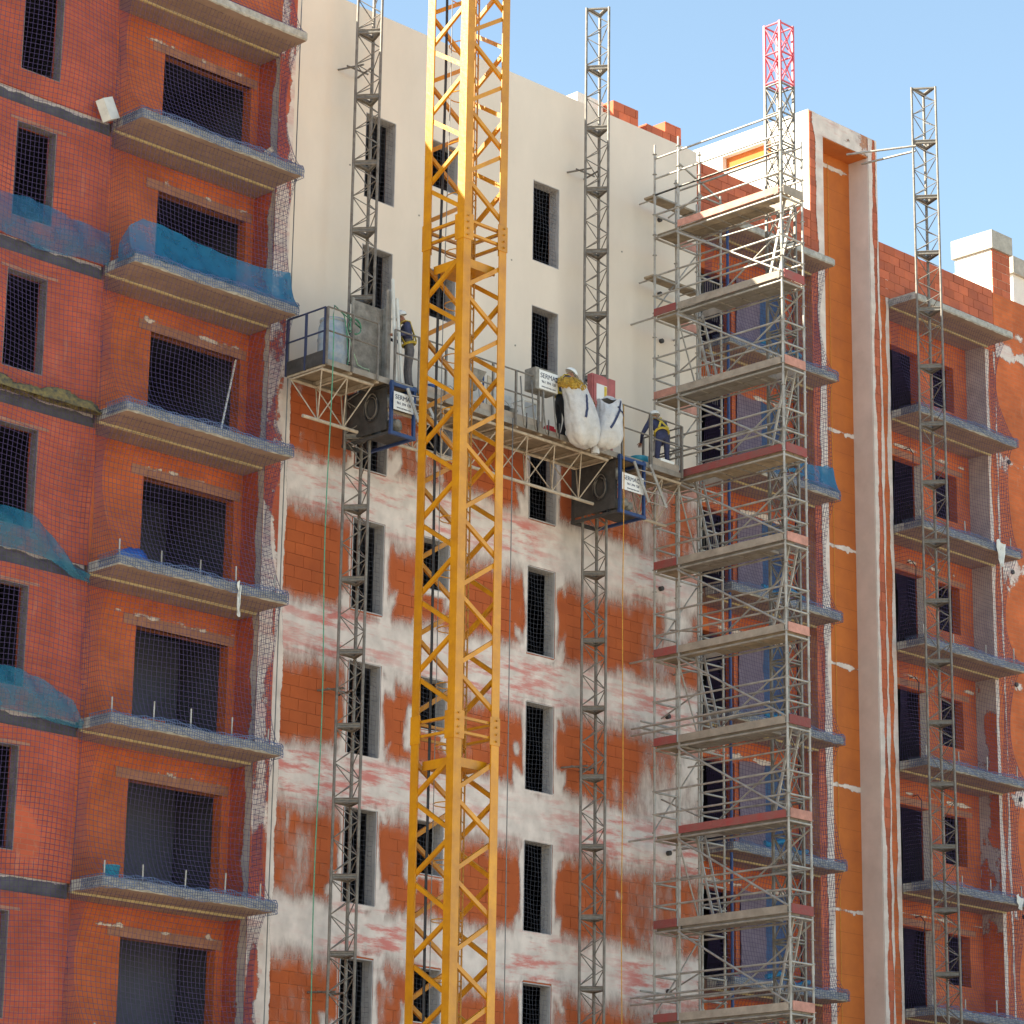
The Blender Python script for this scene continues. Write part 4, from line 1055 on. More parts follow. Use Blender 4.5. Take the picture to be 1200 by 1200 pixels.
def drive(x0, x1, zlo, frame):
    u = node('drive_unit', pf, ((x0 + x1) / 2, 42.8, zlo))
    y0, y1 = PY0 - 0.08, 43.62
    for (x, y) in ((x0 + .04, y0), (x1 - .04, y0), (x0 + .04, y1), (x1 - .04, y1)):
        beam('frame_post', (x, y, zlo), (x, y, PZ - 0.02), 0.06, 0.06, frame if y == y0 else 'dark_box', u)
    for z in (zlo + 0.04, PZ - 0.09):
        beam('frame_rail', (x0, y0 - .003, z), (x1, y0 - .003, z), 0.07, 0.07, frame, u); beam('frame_rail', (x0, y1 + .003, z), (x1, y1 + .003, z), 0.07, 0.07, 'dark_box', u)
        beam('frame_rail', (x0 + .037, y0 + .04, z + .002), (x0 + .037, y1 - .04, z + .002), 0.06, 0.06, 'dark_box', u); beam('frame_rail', (x1 - .037, y0 + .04, z + .002), (x1 - .037, y1 - .04, z + .002), 0.06, 0.06, frame, u)
    bx('side_panel', x0 - 0.004, x0 + 0.012, y0 + 0.1, y1 - 0.05, zlo + 0.12, PZ - 0.14, 'dark_box', u)
    bx('floor_pan', x0 + 0.08, x1 - 0.08, y0 + 0.05, 42.95, zlo + 0.06, zlo + 0.09, 'dark_box', u)
    bx('rear_panel', x0 + 0.08, x1 - 0.08, 42.97, 43.0, zlo + 0.2, PZ - 0.16, 'black_rubber', u)
    b = MB(); b.lathe([(0.02, -0.22), (0.11, -0.22), (0.13, -0.18), (0.13, 0.10), (0.09, 0.14), (0.09, 0.22), (0.02, 0.22)], 16)
    for i, (xx, zz, mm) in enumerate(((x0 + 0.35, zlo + 0.32, 'dirty_sheet'), (x1 - 0.3, zlo + 0.28, 'dirty_sheet'), (x1 - 0.42, PZ - 0.3, 'galv'))):
        me = b.mesh('motor', mm, True); inst('motor', me, u, Matrix.Translation((xx, 42.55 + .04 * i, zz)) @ Matrix.Rotation(R(90), 4, 'X' if i < 2 else 'Y'))
    # coiled power cable on the side panel
    for j in range(6):
        b2 = MB(); rr = 0.19 + 0.012 * j
        b2.tube([(x0 - 0.03 - 0.012 * (j % 3), 42.75 + 0.03 * math.sin(j * 2.3) + rr * .8 * math.cos(t), zlo + 0.66 + rr * (1.15 + .1 * math.sin(j)) * math.sin(t) - 0.05 * math.sin(j * 1.7)) for t in np.linspace(0, 2 * math.pi, 18)], 0.014, 5)
        b2.obj('cable_coil', 'black_rubber' if j % 2 else 'mast_steel', u)
    sign(u, x0 + 0.04, x1 - 0.12, y0 - 0.075, zlo + 0.52, zlo + 0.90)
    # folded access ladder
    l = node('folding_ladder', u, (x1, y0, zlo + 0.3))
    for (a, c) in (((x0 + .35, y0 - .13, PZ - .14), (x1 - .05, y0 - .16, zlo + .36)), ((x1 + .02, y0 - .13, PZ - .10), (x1 + .52, y0 - .16, zlo + .36))):
        beam('stile', a, c, 0.07, 0.03, 'galv', l, (0, 1, 0))
    for i in range(4):
        f_ = 0.2 + 0.26 * i
        A = Vector((x0 + .35, y0 - .13, PZ - .14)).lerp(Vector((x1 - .05, y0 - .16, zlo + .36)), f_); B = Vector((x1 + .02, y0 - .13, PZ - .10)).lerp(Vector((x1 + .52, y0 - .16, zlo + .36)), f_)
        rod('rung', A, B, 0.014, 'galv', l)
drive(38.32, 39.02, 19.86, 'blue_frame')
drive(45.06, 45.90, 19.68, 'blue_frame')
# mast guards above the drives
bx('mast_guard', 37.78, 38.62, 42.84, 42.87, PZ + 0.25, PZ + 1.72, 'dirty_sheet', pf)
bx('mast_guard', 38.63, 38.66, 42.72, 43.5, PZ + 0.25, PZ + 1.75, 'dirty_sheet', pf)
beam('guard_post', (37.78, 42.82, PZ), (37.78, 42.82, PZ + 1.75), 0.05, 0.05, 'dirty_sheet', pf)
beam('guard_post', (38.62, 42.66, PZ), (38.62, 42.66, PZ + 2.1), 0.09, 0.06, 'galv', pf)
cb = node('control_cabinet', pf, (45.3, 42.85, PZ))
bx('cabinet_body', 45.0, 45.75, 42.98, 43.12, PZ + 1.25, PZ + 2.0, 'cabinet_pink', cb)
bx('cabinet_door', 45.04, 45.71, 42.955, 42.978, PZ + 1.29, PZ + 1.96, 'cabinet_pink', cb)
bx('notice', 45.12, 45.45, 42.948, 42.954, PZ + 1.38, PZ + 1.78, 'sign_white', cb)
bx('notice_stripe', 45.36, 45.44, 42.944, 42.947, PZ + 1.40, PZ + 1.76, 'harness_yellow', cb)
bx('cabinet_leg', 45.05, 45.1, 43.0, 43.05, PZ, PZ + 1.249, 'cabinet_pink', cb); bx('cabinet_leg', 45.65, 45.7, 43.0, 43.05, PZ, PZ + 1.249, 'cabinet_pink', cb)
# guard rails
def rail(a, c, y=PY0 - 0.05, n=2, hh=1.1, axis='x', m='mast_steel'):
    for i in range(n):
        t = a + (c - a) * i / (n - 1)
        p = (t, y, PZ - 0.1) if axis == 'x' else (y, t, PZ - 0.1); q = (p[0], p[1], PZ + hh)
        beam('rail_post', p, q, 0.042, 0.042, m, pf)
    for z in (PZ + hh, PZ + hh * 0.55):
        p = (a, y, z) if axis == 'x' else (y, a, z); q = (c, y, z) if axis == 'x' else (y, c, z)
        rod('guard_rail', p, q, 0.019, m, pf)
rail(PX0, 37.98, n=3); rail(38.45, 39.12, n=2); rail(39.2, 42.6, n=6); rail(45.2, 46.1, n=2, hh=1.15); rail(46.15, PX1, n=2)
rail(PY0, PY1, PX0 - 0.02, 3, 1.1, 'y', 'strap_navy'); rail(PY0, PY1, PX1 + 0.03, 2, 1.1, 'y')
sb = bx('sign_post', 42.66, 42.70, PY0 - 0.12, PY0 - 0.08, PZ + 0.0, PZ + 1.25, 'galv', pf)
sign(pf, 42.52, 43.08, PY0 - 0.145, PZ + 0.84, PZ + 1.26)
bx('sign_box', 42.42, 43.08, PY0 - 0.13, PY0 + 0.2, PZ + 0.82, PZ + 1.30, 'dirty_sheet', pf)
print('platform', len(bpy.data.objects))

# ---- loose things on the platform
def T(o, label, cat, group=None): return tag(o, label, cat, group)
b = MB(); b.lathe([(0.20, 0), (0.27, 0.02), (0.29, 0.10), (0.30, 0.30), (0.315, 0.33), (0.30, 0.36), (0.30, 0.62), (0.315, 0.65), (0.30, 0.68), (0.29, 0.92), (0.25, 1.02), (0.24, 1.04), (0.27, 1.05), (0.27, 1.09), (0.22, 1.10), (0.2, 1.05), (0.02, 1.04)], 24, (37.22, 42.78, PZ))
T(b.obj('plastic_barrel', 'barrel', None, True), 'dirty blue and white plastic barrel at the end of the platform', 'barrel')
# green rope over the barrel and down past the platform
b = MB(); pts = []
pts += [(37.45, 42.60, PZ + 0.02), (37.42, 42.50, PZ + 0.25), (37.30, 42.45, PZ + 0.8), (37.22, 42.44, PZ + 1.11), (37.05, 42.36, PZ + 1.14)]
for t in np.linspace(0, 4 * math.pi, 26): pts.append((37.50 + 0.16 * math.cos(t), 42.42 + 0.03 * math.sin(t * .5), PZ + 0.95 + 0.16 * math.sin(t)))
pts += [(37.2, 42.35, PZ + 1.13), (36.95, 42.28, PZ + 1.12), (36.72, 42.17, PZ + 1.13), (36.68, 42.155, PZ + 0.9)]
for z in np.arange(PZ + 0.6, 2.2, -0.8): pts.append((36.68 + 0.02 * math.sin(z), 42.15 + 0.02 * math.cos(z * .7), z))
b.tube(pts, 0.012, 6); T(b.obj('green_rope', 'rope_green', None, True), 'green rope looped over the barrel and hanging to the ground', 'rope')
b = MB(); b.tube([(37.3, 42.46, PZ + 0.9), (37.42, 42.42, PZ + 0.5), (37.6, 42.42, PZ + 0.16), (37.8, 42.45, PZ + 0.14), (37.95, 42.48, PZ + 0.17), (38.0, 42.5, PZ + 0.03)], 0.014, 6); T(b.obj('pale_hose', 'rope_pale', None, True), 'pale hose trailing from the barrel across the deck', 'hose')
b = MB(); b.box(36.95, 37.6, 42.36, 42.44, PZ + 0.002, PZ + 0.05); T(b.obj('orange_plank', 'rope_orange'), 'short orange plank lying beside the barrel', 'plank')
b = MB(); b.tube([(45.13, 42.14, PZ + 1.1)] + [(45.13 + 0.015 * math.sin(z), 42.14, z) for z in np.arange(PZ + 0.5, 2.0, -0.9)], 0.011, 5); T(b.obj('orange_rope', 'rope_orange', None, True), 'thin orange rope hanging past the drive unit under the sacks', 'rope')
for i, (px, py) in enumerate(((353, 20), (600, 560))):
    p = onY(px, py, 43.55 if i == 0 else 42.2)
    b = MB(); b.tube([(p.x, p.y, z) for z in ((29.9 if i == 0 else PZ), 20, 15, 10, 5, 1.0)], 0.012, 5)
    T(b.obj('steel_line', 'steel_cable', None, True), ('thin steel line hanging down the corner beside the netted balconies', 'thin steel line hanging under the middle of the platform')[i], 'cable')
# leaning profiles by the first worker
for i, (dx, dy) in enumerate(((0, 0), (0.09, 0.05), (0.16, -0.02))):
    b = MB(); b.bar((38.72 + dx, 42.50 + dy, PZ + 0.003), (38.58 + dx * .7, 42.52 + dy, PZ + 2.3 - 0.2 * i), 0.055, 0.04, (0, 1, 0)); T(b.obj('white_profile', 'white_plastic'), 'long white profile leaning upright beside the worker at the mast', 'profile', 'white profiles leaning at the mast')
b = MB(); b.bar((41.35, 42.5, PZ + 0.003), (41.62, 42.75, PZ + 1.0), 0.12, 0.025, (0, 1, 0)); T(b.obj('pale_board', 'wood_pale'), 'pale wooden board leaning on the platform behind the crane', 'board')
# mortar mixer / bucket group in the middle
b = MB(); b.lathe([(0.12, 0), (0.16, 0.01), (0.19, 0.34), (0.20, 0.36), (0.185, 0.36), (0.17, 0.05), (0.02, 0.04)], 20, (42.15, 42.70, PZ)); T(b.obj('mortar_bucket', 'dirty_sheet', None, True), 'grey mortar bucket on the deck behind the crane', 'bucket')
b = MB(); b.lathe([(0.10, 0), (0.15, 0.02), (0.17, 0.30), (0.16, 0.44), (0.07, 0.5), (0.05, 0.56), (0.02, 0.56)], 18, (41.95, 43.05, PZ)); T(b.obj('blue_drum', 'plastic_teal', None, True), 'small teal drum with a narrow neck beside the mortar bucket', 'drum')
chr_ = thing('white_frame_stand', 'white tubular frame stand on the platform deck near the sign box', 'stand', (42.5, 42.6, PZ))
for (x, y) in ((42.35, 42.45), (42.75, 42.45), (42.35, 42.8), (42.75, 42.8)): rod('leg', (x, y, PZ), (x, y, PZ + 0.62), 0.02, 'white_plastic', chr_)
for z in (0.25, 0.6):
    for (p, q) in (((42.35, 42.45), (42.75, 42.45)), ((42.75, 42.45), (42.75, 42.8)), ((42.75, 42.8), (42.35, 42.8)), ((42.35, 42.8), (42.35, 42.45))): rod('rail', (*p, PZ + z), (*q, PZ + z), 0.018, 'white_plastic', chr_)
for i, x in enumerate((41.75, 42.35, 43.3)):
    b = MB(); b.bar((x, 42.85 + .1 * i, PZ + 0.003), (x + 0.04 - .03 * i, 43.0 + .1 * i, PZ + 0.82 + .05 * i), 0.5, 0.03, (0, 1, 0)); T(b.obj('white_board', 'white_plastic'), 'white insulation board stood upright on the platform deck left of the sacks', 'board', 'white boards on the platform deck')
b = MB(); b.box(43.05, 43.35, 42.42, 42.62, PZ + 0.002, PZ + 0.16); b.box(43.1, 43.3, 42.46, 42.58, PZ + 0.161, PZ + 0.22); T(b.obj('red_tool_case', 'plastic_red'), 'red tool case on the deck under the sign box', 'tool case')
for i in range(4):
    x = 42.0 + 0.33 * i
    b = MB(); b.tube([(x, 42.20, PZ + 0.98), (x + .01, 42.15, PZ + 0.3), (x + .05, 42.12, PZ - 0.12), (x + .14, 42.14, PZ - 0.16), (x + .18, 42.18, PZ + 0.2)], 0.016, 6); T(b.obj('hanging_hose', 'mast_plate', None, True), 'dark hose end hooked over the platform rail left of the sacks', 'hose', 'hose ends on the rail')
b = MB(); b.lathe([(0.15, 0), (0.19, 0.01), (0.22, 0.24), (0.23, 0.26), (0.21, 0.26), (0.18, 0.04), (0.02, 0.03)], 18, (46.25, 42.72, PZ)); T(b.obj('teal_tub', 'plastic_teal', None, True), 'teal plastic tub on the deck right of the drive unit', 'tub')
b = MB(); b.box(46.50, 46.92, 42.30, 42.46, PZ + 0.002, PZ + 0.17); bo = b.obj('cool_box', 'plastic_blue'); T(bo, 'blue box with a white lid by the scaffold end of the platform', 'box'); bx('lid', 46.49, 46.93, 42.29, 42.47, PZ + 0.171, PZ + 0.23, 'sign_white', bo)
heap('cement_bag', 'grey torn cement bag lying on the deck by the teal tub', 'bag', 'white_plastic', (46.45, 42.48, PZ), 0.22, 0.16, 0.14, 11.0)

for i, (a_, c_) in enumerate(((39.15, 40.9), (40.92, 42.75), (46.12, 47.1))):
    b = MB(); b.box(a_, c_, PY0 - 0.005, PY0 + 0.022, PZ + 0.004, PZ + 0.15 + 0.02 * i); o = b.obj('toe_board', 'toe_grey', pf)
for i, (x, y, m, lab) in enumerate(((40.3, 42.62, 'white_plastic', 'white paint bucket near the leaning pale board'), (41.76, 42.48, 'black_rubber', 'black rubber bucket near the leaning pale board'), (43.25, 42.95, 'dirty_sheet', 'dirty grey bucket behind the sign box'), (39.75, 42.6, 'plastic_blue', 'blue bucket on the deck right of the first worker'))):
    b = MB(); b.lathe([(0.10, 0), (0.125, 0.01), (0.15, 0.28), (0.16, 0.29), (0.145, 0.29), (0.11, 0.03), (0.02, 0.02)], 16, (x, y, PZ)); o = T(b.obj('bucket', m, None, True), lab, 'bucket')
    b = MB(); b.tube([(x - .15, y, PZ + .28), (x - .12, y - .05, PZ + .38), (x, y - .07, PZ + .42), (x + .12, y - .05, PZ + .38), (x + .15, y, PZ + .28)], 0.006, 5); b.obj('handle', 'steel_cable', o)
mx = thing('mortar_pump', 'grey mortar pump with hopper and motor on the middle of the platform', 'pump', (40.9, 42.6, PZ))
b = MB(); b.add([(40.60, 42.40, PZ + .92), (41.20, 42.40, PZ + .92), (41.20, 42.85, PZ + .92), (40.60, 42.85, PZ + .92), (40.77, 42.53, PZ + .5), (41.03, 42.53, PZ + .5), (41.03, 42.72, PZ + .5), (40.77, 42.72, PZ + .5)], [(0, 1, 5, 4), (1, 2, 6, 5), (2, 3, 7, 6), (3, 0, 4, 7), (4, 5, 6, 7)]); b.obj('hopper', 'dirty_sheet', mx)
for (x, y) in ((40.65, 42.45), (41.15, 42.45), (40.65, 42.80), (41.15, 42.80)): rod('leg', (x, y, PZ), (x, y, PZ + .9), 0.02, 'blue_frame', mx)
b = MB(); b.lathe([(0.02, -0.2), (0.09, -0.2), (0.1, -.15), (0.1, .1), (.06, .16), (.02, .16)], 14); inst('motor', b.mesh('motor', 'plastic_teal', True), mx, Matrix.Translation((40.90, 42.62, PZ + 0.16)) @ Matrix.Rotation(R(90), 4, 'Y'))
for i, (x, y, w_) in enumerate(((40.0, 43.1, .26), (40.5, 43.15, .24), (44.2, 43.1, .26))):
    heap('cement_bag', ('plump grey cement bag at the deck rear by the blue bucket', 'slumped grey cement bag at the deck rear by the black bucket', 'grey cement bag at the deck rear behind the yellow debris')[i], 'bag', 'dirty_sheet', (x, y, PZ), w_, .17, .17, 21.0 + i)
for i, (x0_, x1_, y_) in enumerate(((39.3, 41.2, 43.3), (39.6, 41.9, 43.2))):
    b = MB(); b.bar((x0_, y_, PZ + 0.03), (x1_, y_ + .03, PZ + 0.03), 0.2, 0.05); T(b.obj('scaffold_board', 'wood_pale'), ('shorter pale scaffold board lying along the deck rear', 'longer pale scaffold board lying beside the shorter one')[i], 'board')

# rubble sacks hung over the rail
def sack(label, c, top_z, bot_z, rx, ry, lean, seed, rubble, straps):
    b = MB(); n, k = 48, 36
    for i in range(k + 1):
        v = i / k; z = top_z + (bot_z - top_z) * v
        wd = np.interp(v, [0, .15, .45, .72, .86, .94, 1.0], [.84, .86, .98, 1.12, 1.08, .90, .45])
        cx = c[0] + lean * (v - 0.5); cy = c[1] - 0.10 * math.sin(v * math.pi)
        for j in range(n):
            ph = 2 * math.pi * j / n
            co, si = math.cos(ph), math.sin(ph)
            sq = (abs(co) ** 3.2 + abs(si) ** 3.2) ** (-1 / 3.2)
            f1 = float(fbm(np.array([co * 1.5 + seed]), np.array([si * 1.5 + v * 2.2 + seed]), 4)[0])
            f2 = abs(float(fbm(np.array([ph * 2.6 + seed + v * 1.2]), np.array([v * 1.7 + seed]), 4)[0]))
            fold = math.sin(ph * 11 + seed * 2 + v * 2.5) * 0.035 * (1 - v) ** 1.2
            w = sq * (0.90 + 0.26 * f1 - 0.42 * max(0, 0.10 - f2) + fold)
            zz = z + (0.05 * math.sin(ph * 3 + seed) - 0.13 * math.cos(ph + 2.4)) * (1 - v) ** 3 - 0.05 * v * abs(co * si) * 2
            b.v.append((cx + rx * wd * w * co, cy + ry * wd * w * si, zz))
    for i in range(k):
        for j in range(n): b.f.append((i * n + j, (i + 1) * n + j, (i + 1) * n + (j + 1) % n, i * n + (j + 1) % n))
    b.f.append(tuple(k * n + j for j in range(n))[::-1])
    t = thing('rubble_sack', label, 'sack', (c[0], c[1], bot_z))
    b.obj('sack_body', 'bag_white', t, True)
    for (j0, i0, j1, i1) in straps:
        b2 = MB(); prev = None
        for q in np.linspace(0, 1, 12):
            i = int(round(i0 + (i1 - i0) * q)); j = (j0 + (j1 - j0) * q) % n; ja = int(j); fj = j - ja
            A = Vector(b.v[i * n + ja % n]).lerp(Vector(b.v[i * n + (ja + 1) % n]), fj); cc = Vector((c[0] + lean * (i / k - .5), c[1], A.z)); A = A + (A - cc).normalized() * 0.012
            if prev is not None and (A - prev).length > 0.005: b2.bar(prev, A, 0.05, 0.012, (A - cc).normalized())
            prev = A
        b2.obj('strap', 'strap_navy', t)
    b3 = MB(); n = 16
    if rubble:
        for i in range(220):
            a, rr = random.uniform(0, 6.28), math.sqrt(random.random())
            x, y = c[0] - lean * .5 + rx * .8 * rr * math.cos(a), c[1] + ry * .8 * rr * math.sin(a); z = top_z - 0.10 + 0.12 * (1 - rr * rr) + random.uniform(-.04, .05) + 0.1 * (y - c[1]) / ry
            s = random.uniform(0.03, 0.075); q = Quaternion((random.random(), random.random(), random.random(), random.random())).normalized()
            cub = [Vector((dx * s, dy * s * .7, dz * s * random.uniform(.3, 1))) for dx in (-1, 1) for dy in (-1, 1) for dz in (-1, 1)]
            b3.add([Vector((x, y, z)) + q @ v for v in cub], [(0, 1, 3, 2), (4, 6, 7, 5), (0, 4, 5, 1), (2, 3, 7, 6), (0, 2, 6, 4), (1, 5, 7, 3)])
        o = b3.obj('rubble', 'rubble_yellow', t); o['kind'] = 'stuff'
    else:
        b3.add([(c[0] - lean * .5 + rx * .72 * math.cos(2 * math.pi * j / n), c[1] + ry * .72 * math.sin(2 * math.pi * j / n), top_z - 0.05 + .02 * math.sin(j * 2.1)) for j in range(n)] + [(c[0] - lean * .5, c[1], top_z + 0.05)], [(j, (j + 1) % n, n) for j in range(n)])
        b3.obj('folded_top', 'bag_white', t, True)
    return t
sack('large white rubble sack with yellow debris hanging over the platform rail', (43.52, 41.98, 0), 22.14, 20.82, 0.40, 0.27, 0.36, 1.0, True, ((38, 7, 33, 22),))
sack('closed white rubble sack with navy straps hanging beside the yellow debris', (44.40, 42.0, 0), 22.05, 20.92, 0.36, 0.25, -0.22, 5.0, False, ((40, 2, 33, 24), (37, 6, 42, 13)))
heap('sack_tail', 'twisted pale sack bottom dangling below the two rubble sacks', 'sack', 'bag_white', (44.12, 42.03, 20.74), 0.10, 0.08, 0.30, 4.0)

# ================================================================== PEOPLE
def person(label, loc, heading, J, shirt, trousers, lean=0.0):
    """J: joint name -> local position (x to the figure's left, y forward, z up)"""
    Rz = Matrix.Translation(Vector(loc)) @ Matrix.Rotation(heading, 4, 'Z')
    W = lambda p: Rz @ Vector(p)
    names = list(J.keys()); idx = {n: i for i, n in enumerate(names)}
    rad = dict(pelvis=.135, waist=.125, chest=.155, neck=.058, head=.092, crown=.085, chin=.07)
    def rr(n):
        if n in rad: return rad[n]
        s = n[:-2]
        return dict(shoulder=.072, elbow=.047, wrist=.032, palm=.036, hip=.088, knee=.06, ankle=.043, heel=.045, toe=.036, thumb=.010, thumbt=.009, f1=.010, f2=.010, f3=.010, f4=.009, f1t=.009, f2t=.009, f3t=.009, f4t=.008)[s]
    E_ = [('pelvis', 'waist'), ('waist', 'chest'), ('chest', 'neck'), ('neck', 'head'), ('head', 'crown'), ('head', 'chin')]
    cls = {('pelvis', 'waist'): 2, ('waist', 'chest'): 1, ('chest', 'neck'): 1, ('neck', 'head'): 0, ('head', 'crown'): 0, ('head', 'chin'): 0}
    for s in ('_l', '_r'):
        for a, b_, c in (('chest', 'shoulder' + s, 1), ('shoulder' + s, 'elbow' + s, 1), ('elbow' + s, 'wrist' + s, 1), ('wrist' + s, 'palm' + s, 0), ('pelvis', 'hip' + s, 2), ('hip' + s, 'knee' + s, 2), ('knee' + s, 'ankle' + s, 2), ('ankle' + s, 'heel' + s, 3), ('ankle' + s, 'toe' + s, 3)):
            E_.append((a, b_)); cls[(a, b_)] = c
        w, p = Vector(J['wrist' + s]), Vector(J['palm' + s]); d = (p - w).normalized(); sd = d.cross(Vector((0, 0, 1)))
        sd = sd.normalized() if sd.length > 0.1 else Vector((1, 0, 0)); dn = d.cross(sd)
        for q, (off, ln) in enumerate(((-.03, .075), (-.01, .085), (.01, .08), (.03, .065))):
            n1, n2 = 'f%d%s' % (q + 1, s), 'f%dt%s' % (q + 1, s)
            J[n1] = p + sd * off + d * 0.045; J[n2] = p + sd * off * 1.15 + d * (0.045 + ln * .7) + dn * 0.03
            names += [n1, n2]; E_ += [('palm' + s, n1), (n1, n2)]; cls[('palm' + s, n1)] = 0; cls[(n1, n2)] = 0
        J['thumb' + s] = w + d * 0.05 - sd * 0.045; J['thumbt' + s] = w + d * 0.10 - sd * 0.07 + dn * .02
        names += ['thumb' + s, 'thumbt' + s]; E_ += [('palm' + s, 'thumb' + s), ('thumb' + s, 'thumbt' + s)]; cls[('palm' + s, 'thumb' + s)] = 0; cls[('thumb' + s, 'thumbt' + s)] = 0
    idx = {n: i for i, n in enumerate(names)}
    me = bpy.data.meshes.new('sk'); me.from_pydata([W(J[n]) for n in names], [(idx[a], idx[b_]) for a, b_ in E_], [])
    bm = bmesh.new(); bm.from_mesh(me); lay = bm.verts.layers.skin.verify(); bm.verts.ensure_lookup_table()
    for n in names:
        sv = bm.verts[idx[n]][lay]; r_ = rr(n); sv.radius = (r_, r_); sv.use_root = (n == 'pelvis')
        if n in ('chest', 'pelvis', 'waist'): sv.radius = (r_ * 1.15, r_ * .8)
    bm.to_mesh(me); bm.free()
    tmp = bpy.data.objects.new('tmpbody', me); COL.objects.link(tmp)
    tmp.modifiers.new('s', 'SKIN'); sm = tmp.modifiers.new('u', 'SUBSURF'); sm.levels = 2; sm.render_levels = 2
    bpy.context.view_layer.update()
    dg = bpy.context.evaluated_depsgraph_get(); out = bpy.data.meshes.new_from_object(tmp.evaluated_get(dg)); bpy.data.objects.remove(tmp)
    for m_ in ('skin', shirt, trousers, 'black_cloth'): out.materials.append(MATS[m_])
    segs = [(W(J[a]), W(J[b_]), c) for (a, b_), c in cls.items()]
    for p in out.polygons:
        c = p.center; best = (9, 0)
        for (a, b_, k) in segs:
            ab = b_ - a; t = max(0, min(1, (c - a).dot(ab) / max(1e-9, ab.length_squared))); dd = (c - a - ab * t).length
            if dd < best[0]: best = (dd, k)
        p.material_index = best[1]; p.use_smooth = True
    th_ = thing('person', label, 'person', loc)
    link(bpy.data.objects.new('body', out), th_)
    # helmet
    hd, cr_ = W(J['head']), W(J['crown']); axis = (cr_ - hd).normalized(); fwd = (Rz.to_3x3() @ Vector((0, 1, 0))); fwd = (fwd - axis * fwd.dot(axis)).normalized(); lat = axis.cross(fwd)
    b = MB(); n = 20; cc = hd + axis * 0.055
    for i in range(8):
        t = math.pi / 2 * i / 7
        for j in range(n):
            ph = 2 * math.pi * j / n; b.v.append(tuple(cc + lat * (.125 * math.cos(t) * math.cos(ph)) + fwd * (.148 * math.cos(t) * math.sin(ph)) + axis * (.125 * math.sin(t))))
    for i in range(7):
        for j in range(n): b.f.append((i * n + j, i * n + (j + 1) % n, (i + 1) * n + (j + 1) % n, (i + 1) * n + j))
    n0 = len(b.v)
    for q in range(9):
        ph = math.pi * (q + .5) / 9.0; e_ = lat * math.cos(ph) * .128; f2 = fwd * math.sin(ph)
        b.v.append(tuple(cc + e_ + f2 * .14)); b.v.append(tuple(cc + e_ * 1.02 + f2 * .22 - axis * .012))
    for q in range(8): b.f.append((n0 + 2 * q, n0 + 2 * q + 1, n0 + 2 * q + 3, n0 + 2 * q + 2))
    b.obj('helmet', 'helmet_white', th_, True)
    # face: nose, eyes, ears
    hc = hd + axis * 0.0
    b = MB(); b.tube([hc + fwd * .085 + axis * .03, hc + fwd * .115 - axis * .02, hc + fwd * .09 - axis * .03], [.008, .016, .01], 6); b.obj('nose', 'skin', th_, True)
    for s in (-1, 1):
        b = MB(); p = hc + fwd * .083 + lat * (.033 * s) + axis * .03; b.lathe([(.001, -.008), (.008, -.005), (.01, 0), (.008, .005), (.001, .008)], 8, p); b.obj('eye', 'ink', th_, True)
        b = MB(); p = hc + lat * (.092 * s); b.tube([p + axis * .035, p + lat * (.012 * s) + axis * .01, p - axis * .03], [.01, .016, .008], 6); b.obj('ear', 'skin', th_, True)
    b = MB(); p = hc + fwd * .088 - axis * .055; b.tube([p - lat * .022, p + fwd * .004, p + lat * .022], .005, 5); b.obj('mouth', 'cabinet_pink', th_, True)
    # harness straps
    sl, sr, pv, ch = W(J['shoulder_l']), W(J['shoulder_r']), W(J['pelvis']), W(J['chest'])
    lt = Rz.to_3x3() @ Vector((1, 0, 0)); f0 = Rz.to_3x3() @ Vector((0, 1, 0)); up_ = (ch - pv).normalized(); f0 = (f0 - up_ * f0.dot(up_)).normalized()
    for s, sh in ((1, sl), (-1, sr)):
        top = ch + lt * (.085 * s) + up_ * .16
        pts = [pv + lt * (-.12 * s) + f0 * .125 + up_ * .1, ch + f0 * .155 - up_ * .05, top + f0 * .1, top + up_ * .035, top - f0 * .1, ch - f0 * .15 - up_ * .05, pv + lt * (-.12 * s) - f0 * .13 + up_ * .1]
        b = MB()
        for i in range(len(pts) - 1): b.bar(pts[i], pts[i + 1], .012 if False else .05, .014, f0 if 0 < i < 5 else f0)
        b.obj('harness_strap', 'harness_yellow', th_)
    b = MB(); b.tube([pv + lt * (.17 * math.cos(t)) + f0 * (.135 * math.sin(t)) + up_ * .09 for t in np.linspace(0, 2 * math.pi, 17)], .028, 5); b.obj('belt', 'harness_yellow', th_)
    return th_
def base_pose():
    J = dict(pelvis=(0, 0, .95), waist=(0, .01, 1.10), chest=(0, .0, 1.34), neck=(0, .01, 1.50), head=(0, .03, 1.62), crown=(0, .025, 1.70), chin=(0, .075, 1.565))
    for s, k in (('_l', 1), ('_r', -1)):
        J.update({'shoulder' + s: (.19 * k, 0, 1.42), 'elbow' + s: (.25 * k, .02, 1.14), 'wrist' + s: (.26 * k, .14, .92), 'palm' + s: (.26 * k, .18, .86), 'hip' + s: (.10 * k, 0, .90), 'knee' + s: (.12 * k, .04, .49), 'ankle' + s: (.13 * k, 0, .09), 'heel' + s: (.13 * k, -.05, .045), 'toe' + s: (.14 * k, .17, .036)})
    return J
def bend(J, ang, names, pivot):
    c, s = math.cos(ang), math.sin(ang); py, pz = pivot
    for n in names:
        x, y, z = J[n]; y -= py; z -= pz
        J[n] = (x, py + y * c + z * s, pz - y * s + z * c)
UP = ['waist', 'chest', 'neck', 'head', 'crown', 'chin'] + [a + s for a in ('shoulder', 'elbow', 'wrist', 'palm') for s in ('_l', '_r')]
J1 = base_pose(); bend(J1, R(14), UP, (0, .95)); bend(J1, R(10), ['head', 'crown', 'chin'], (.12, 1.5))
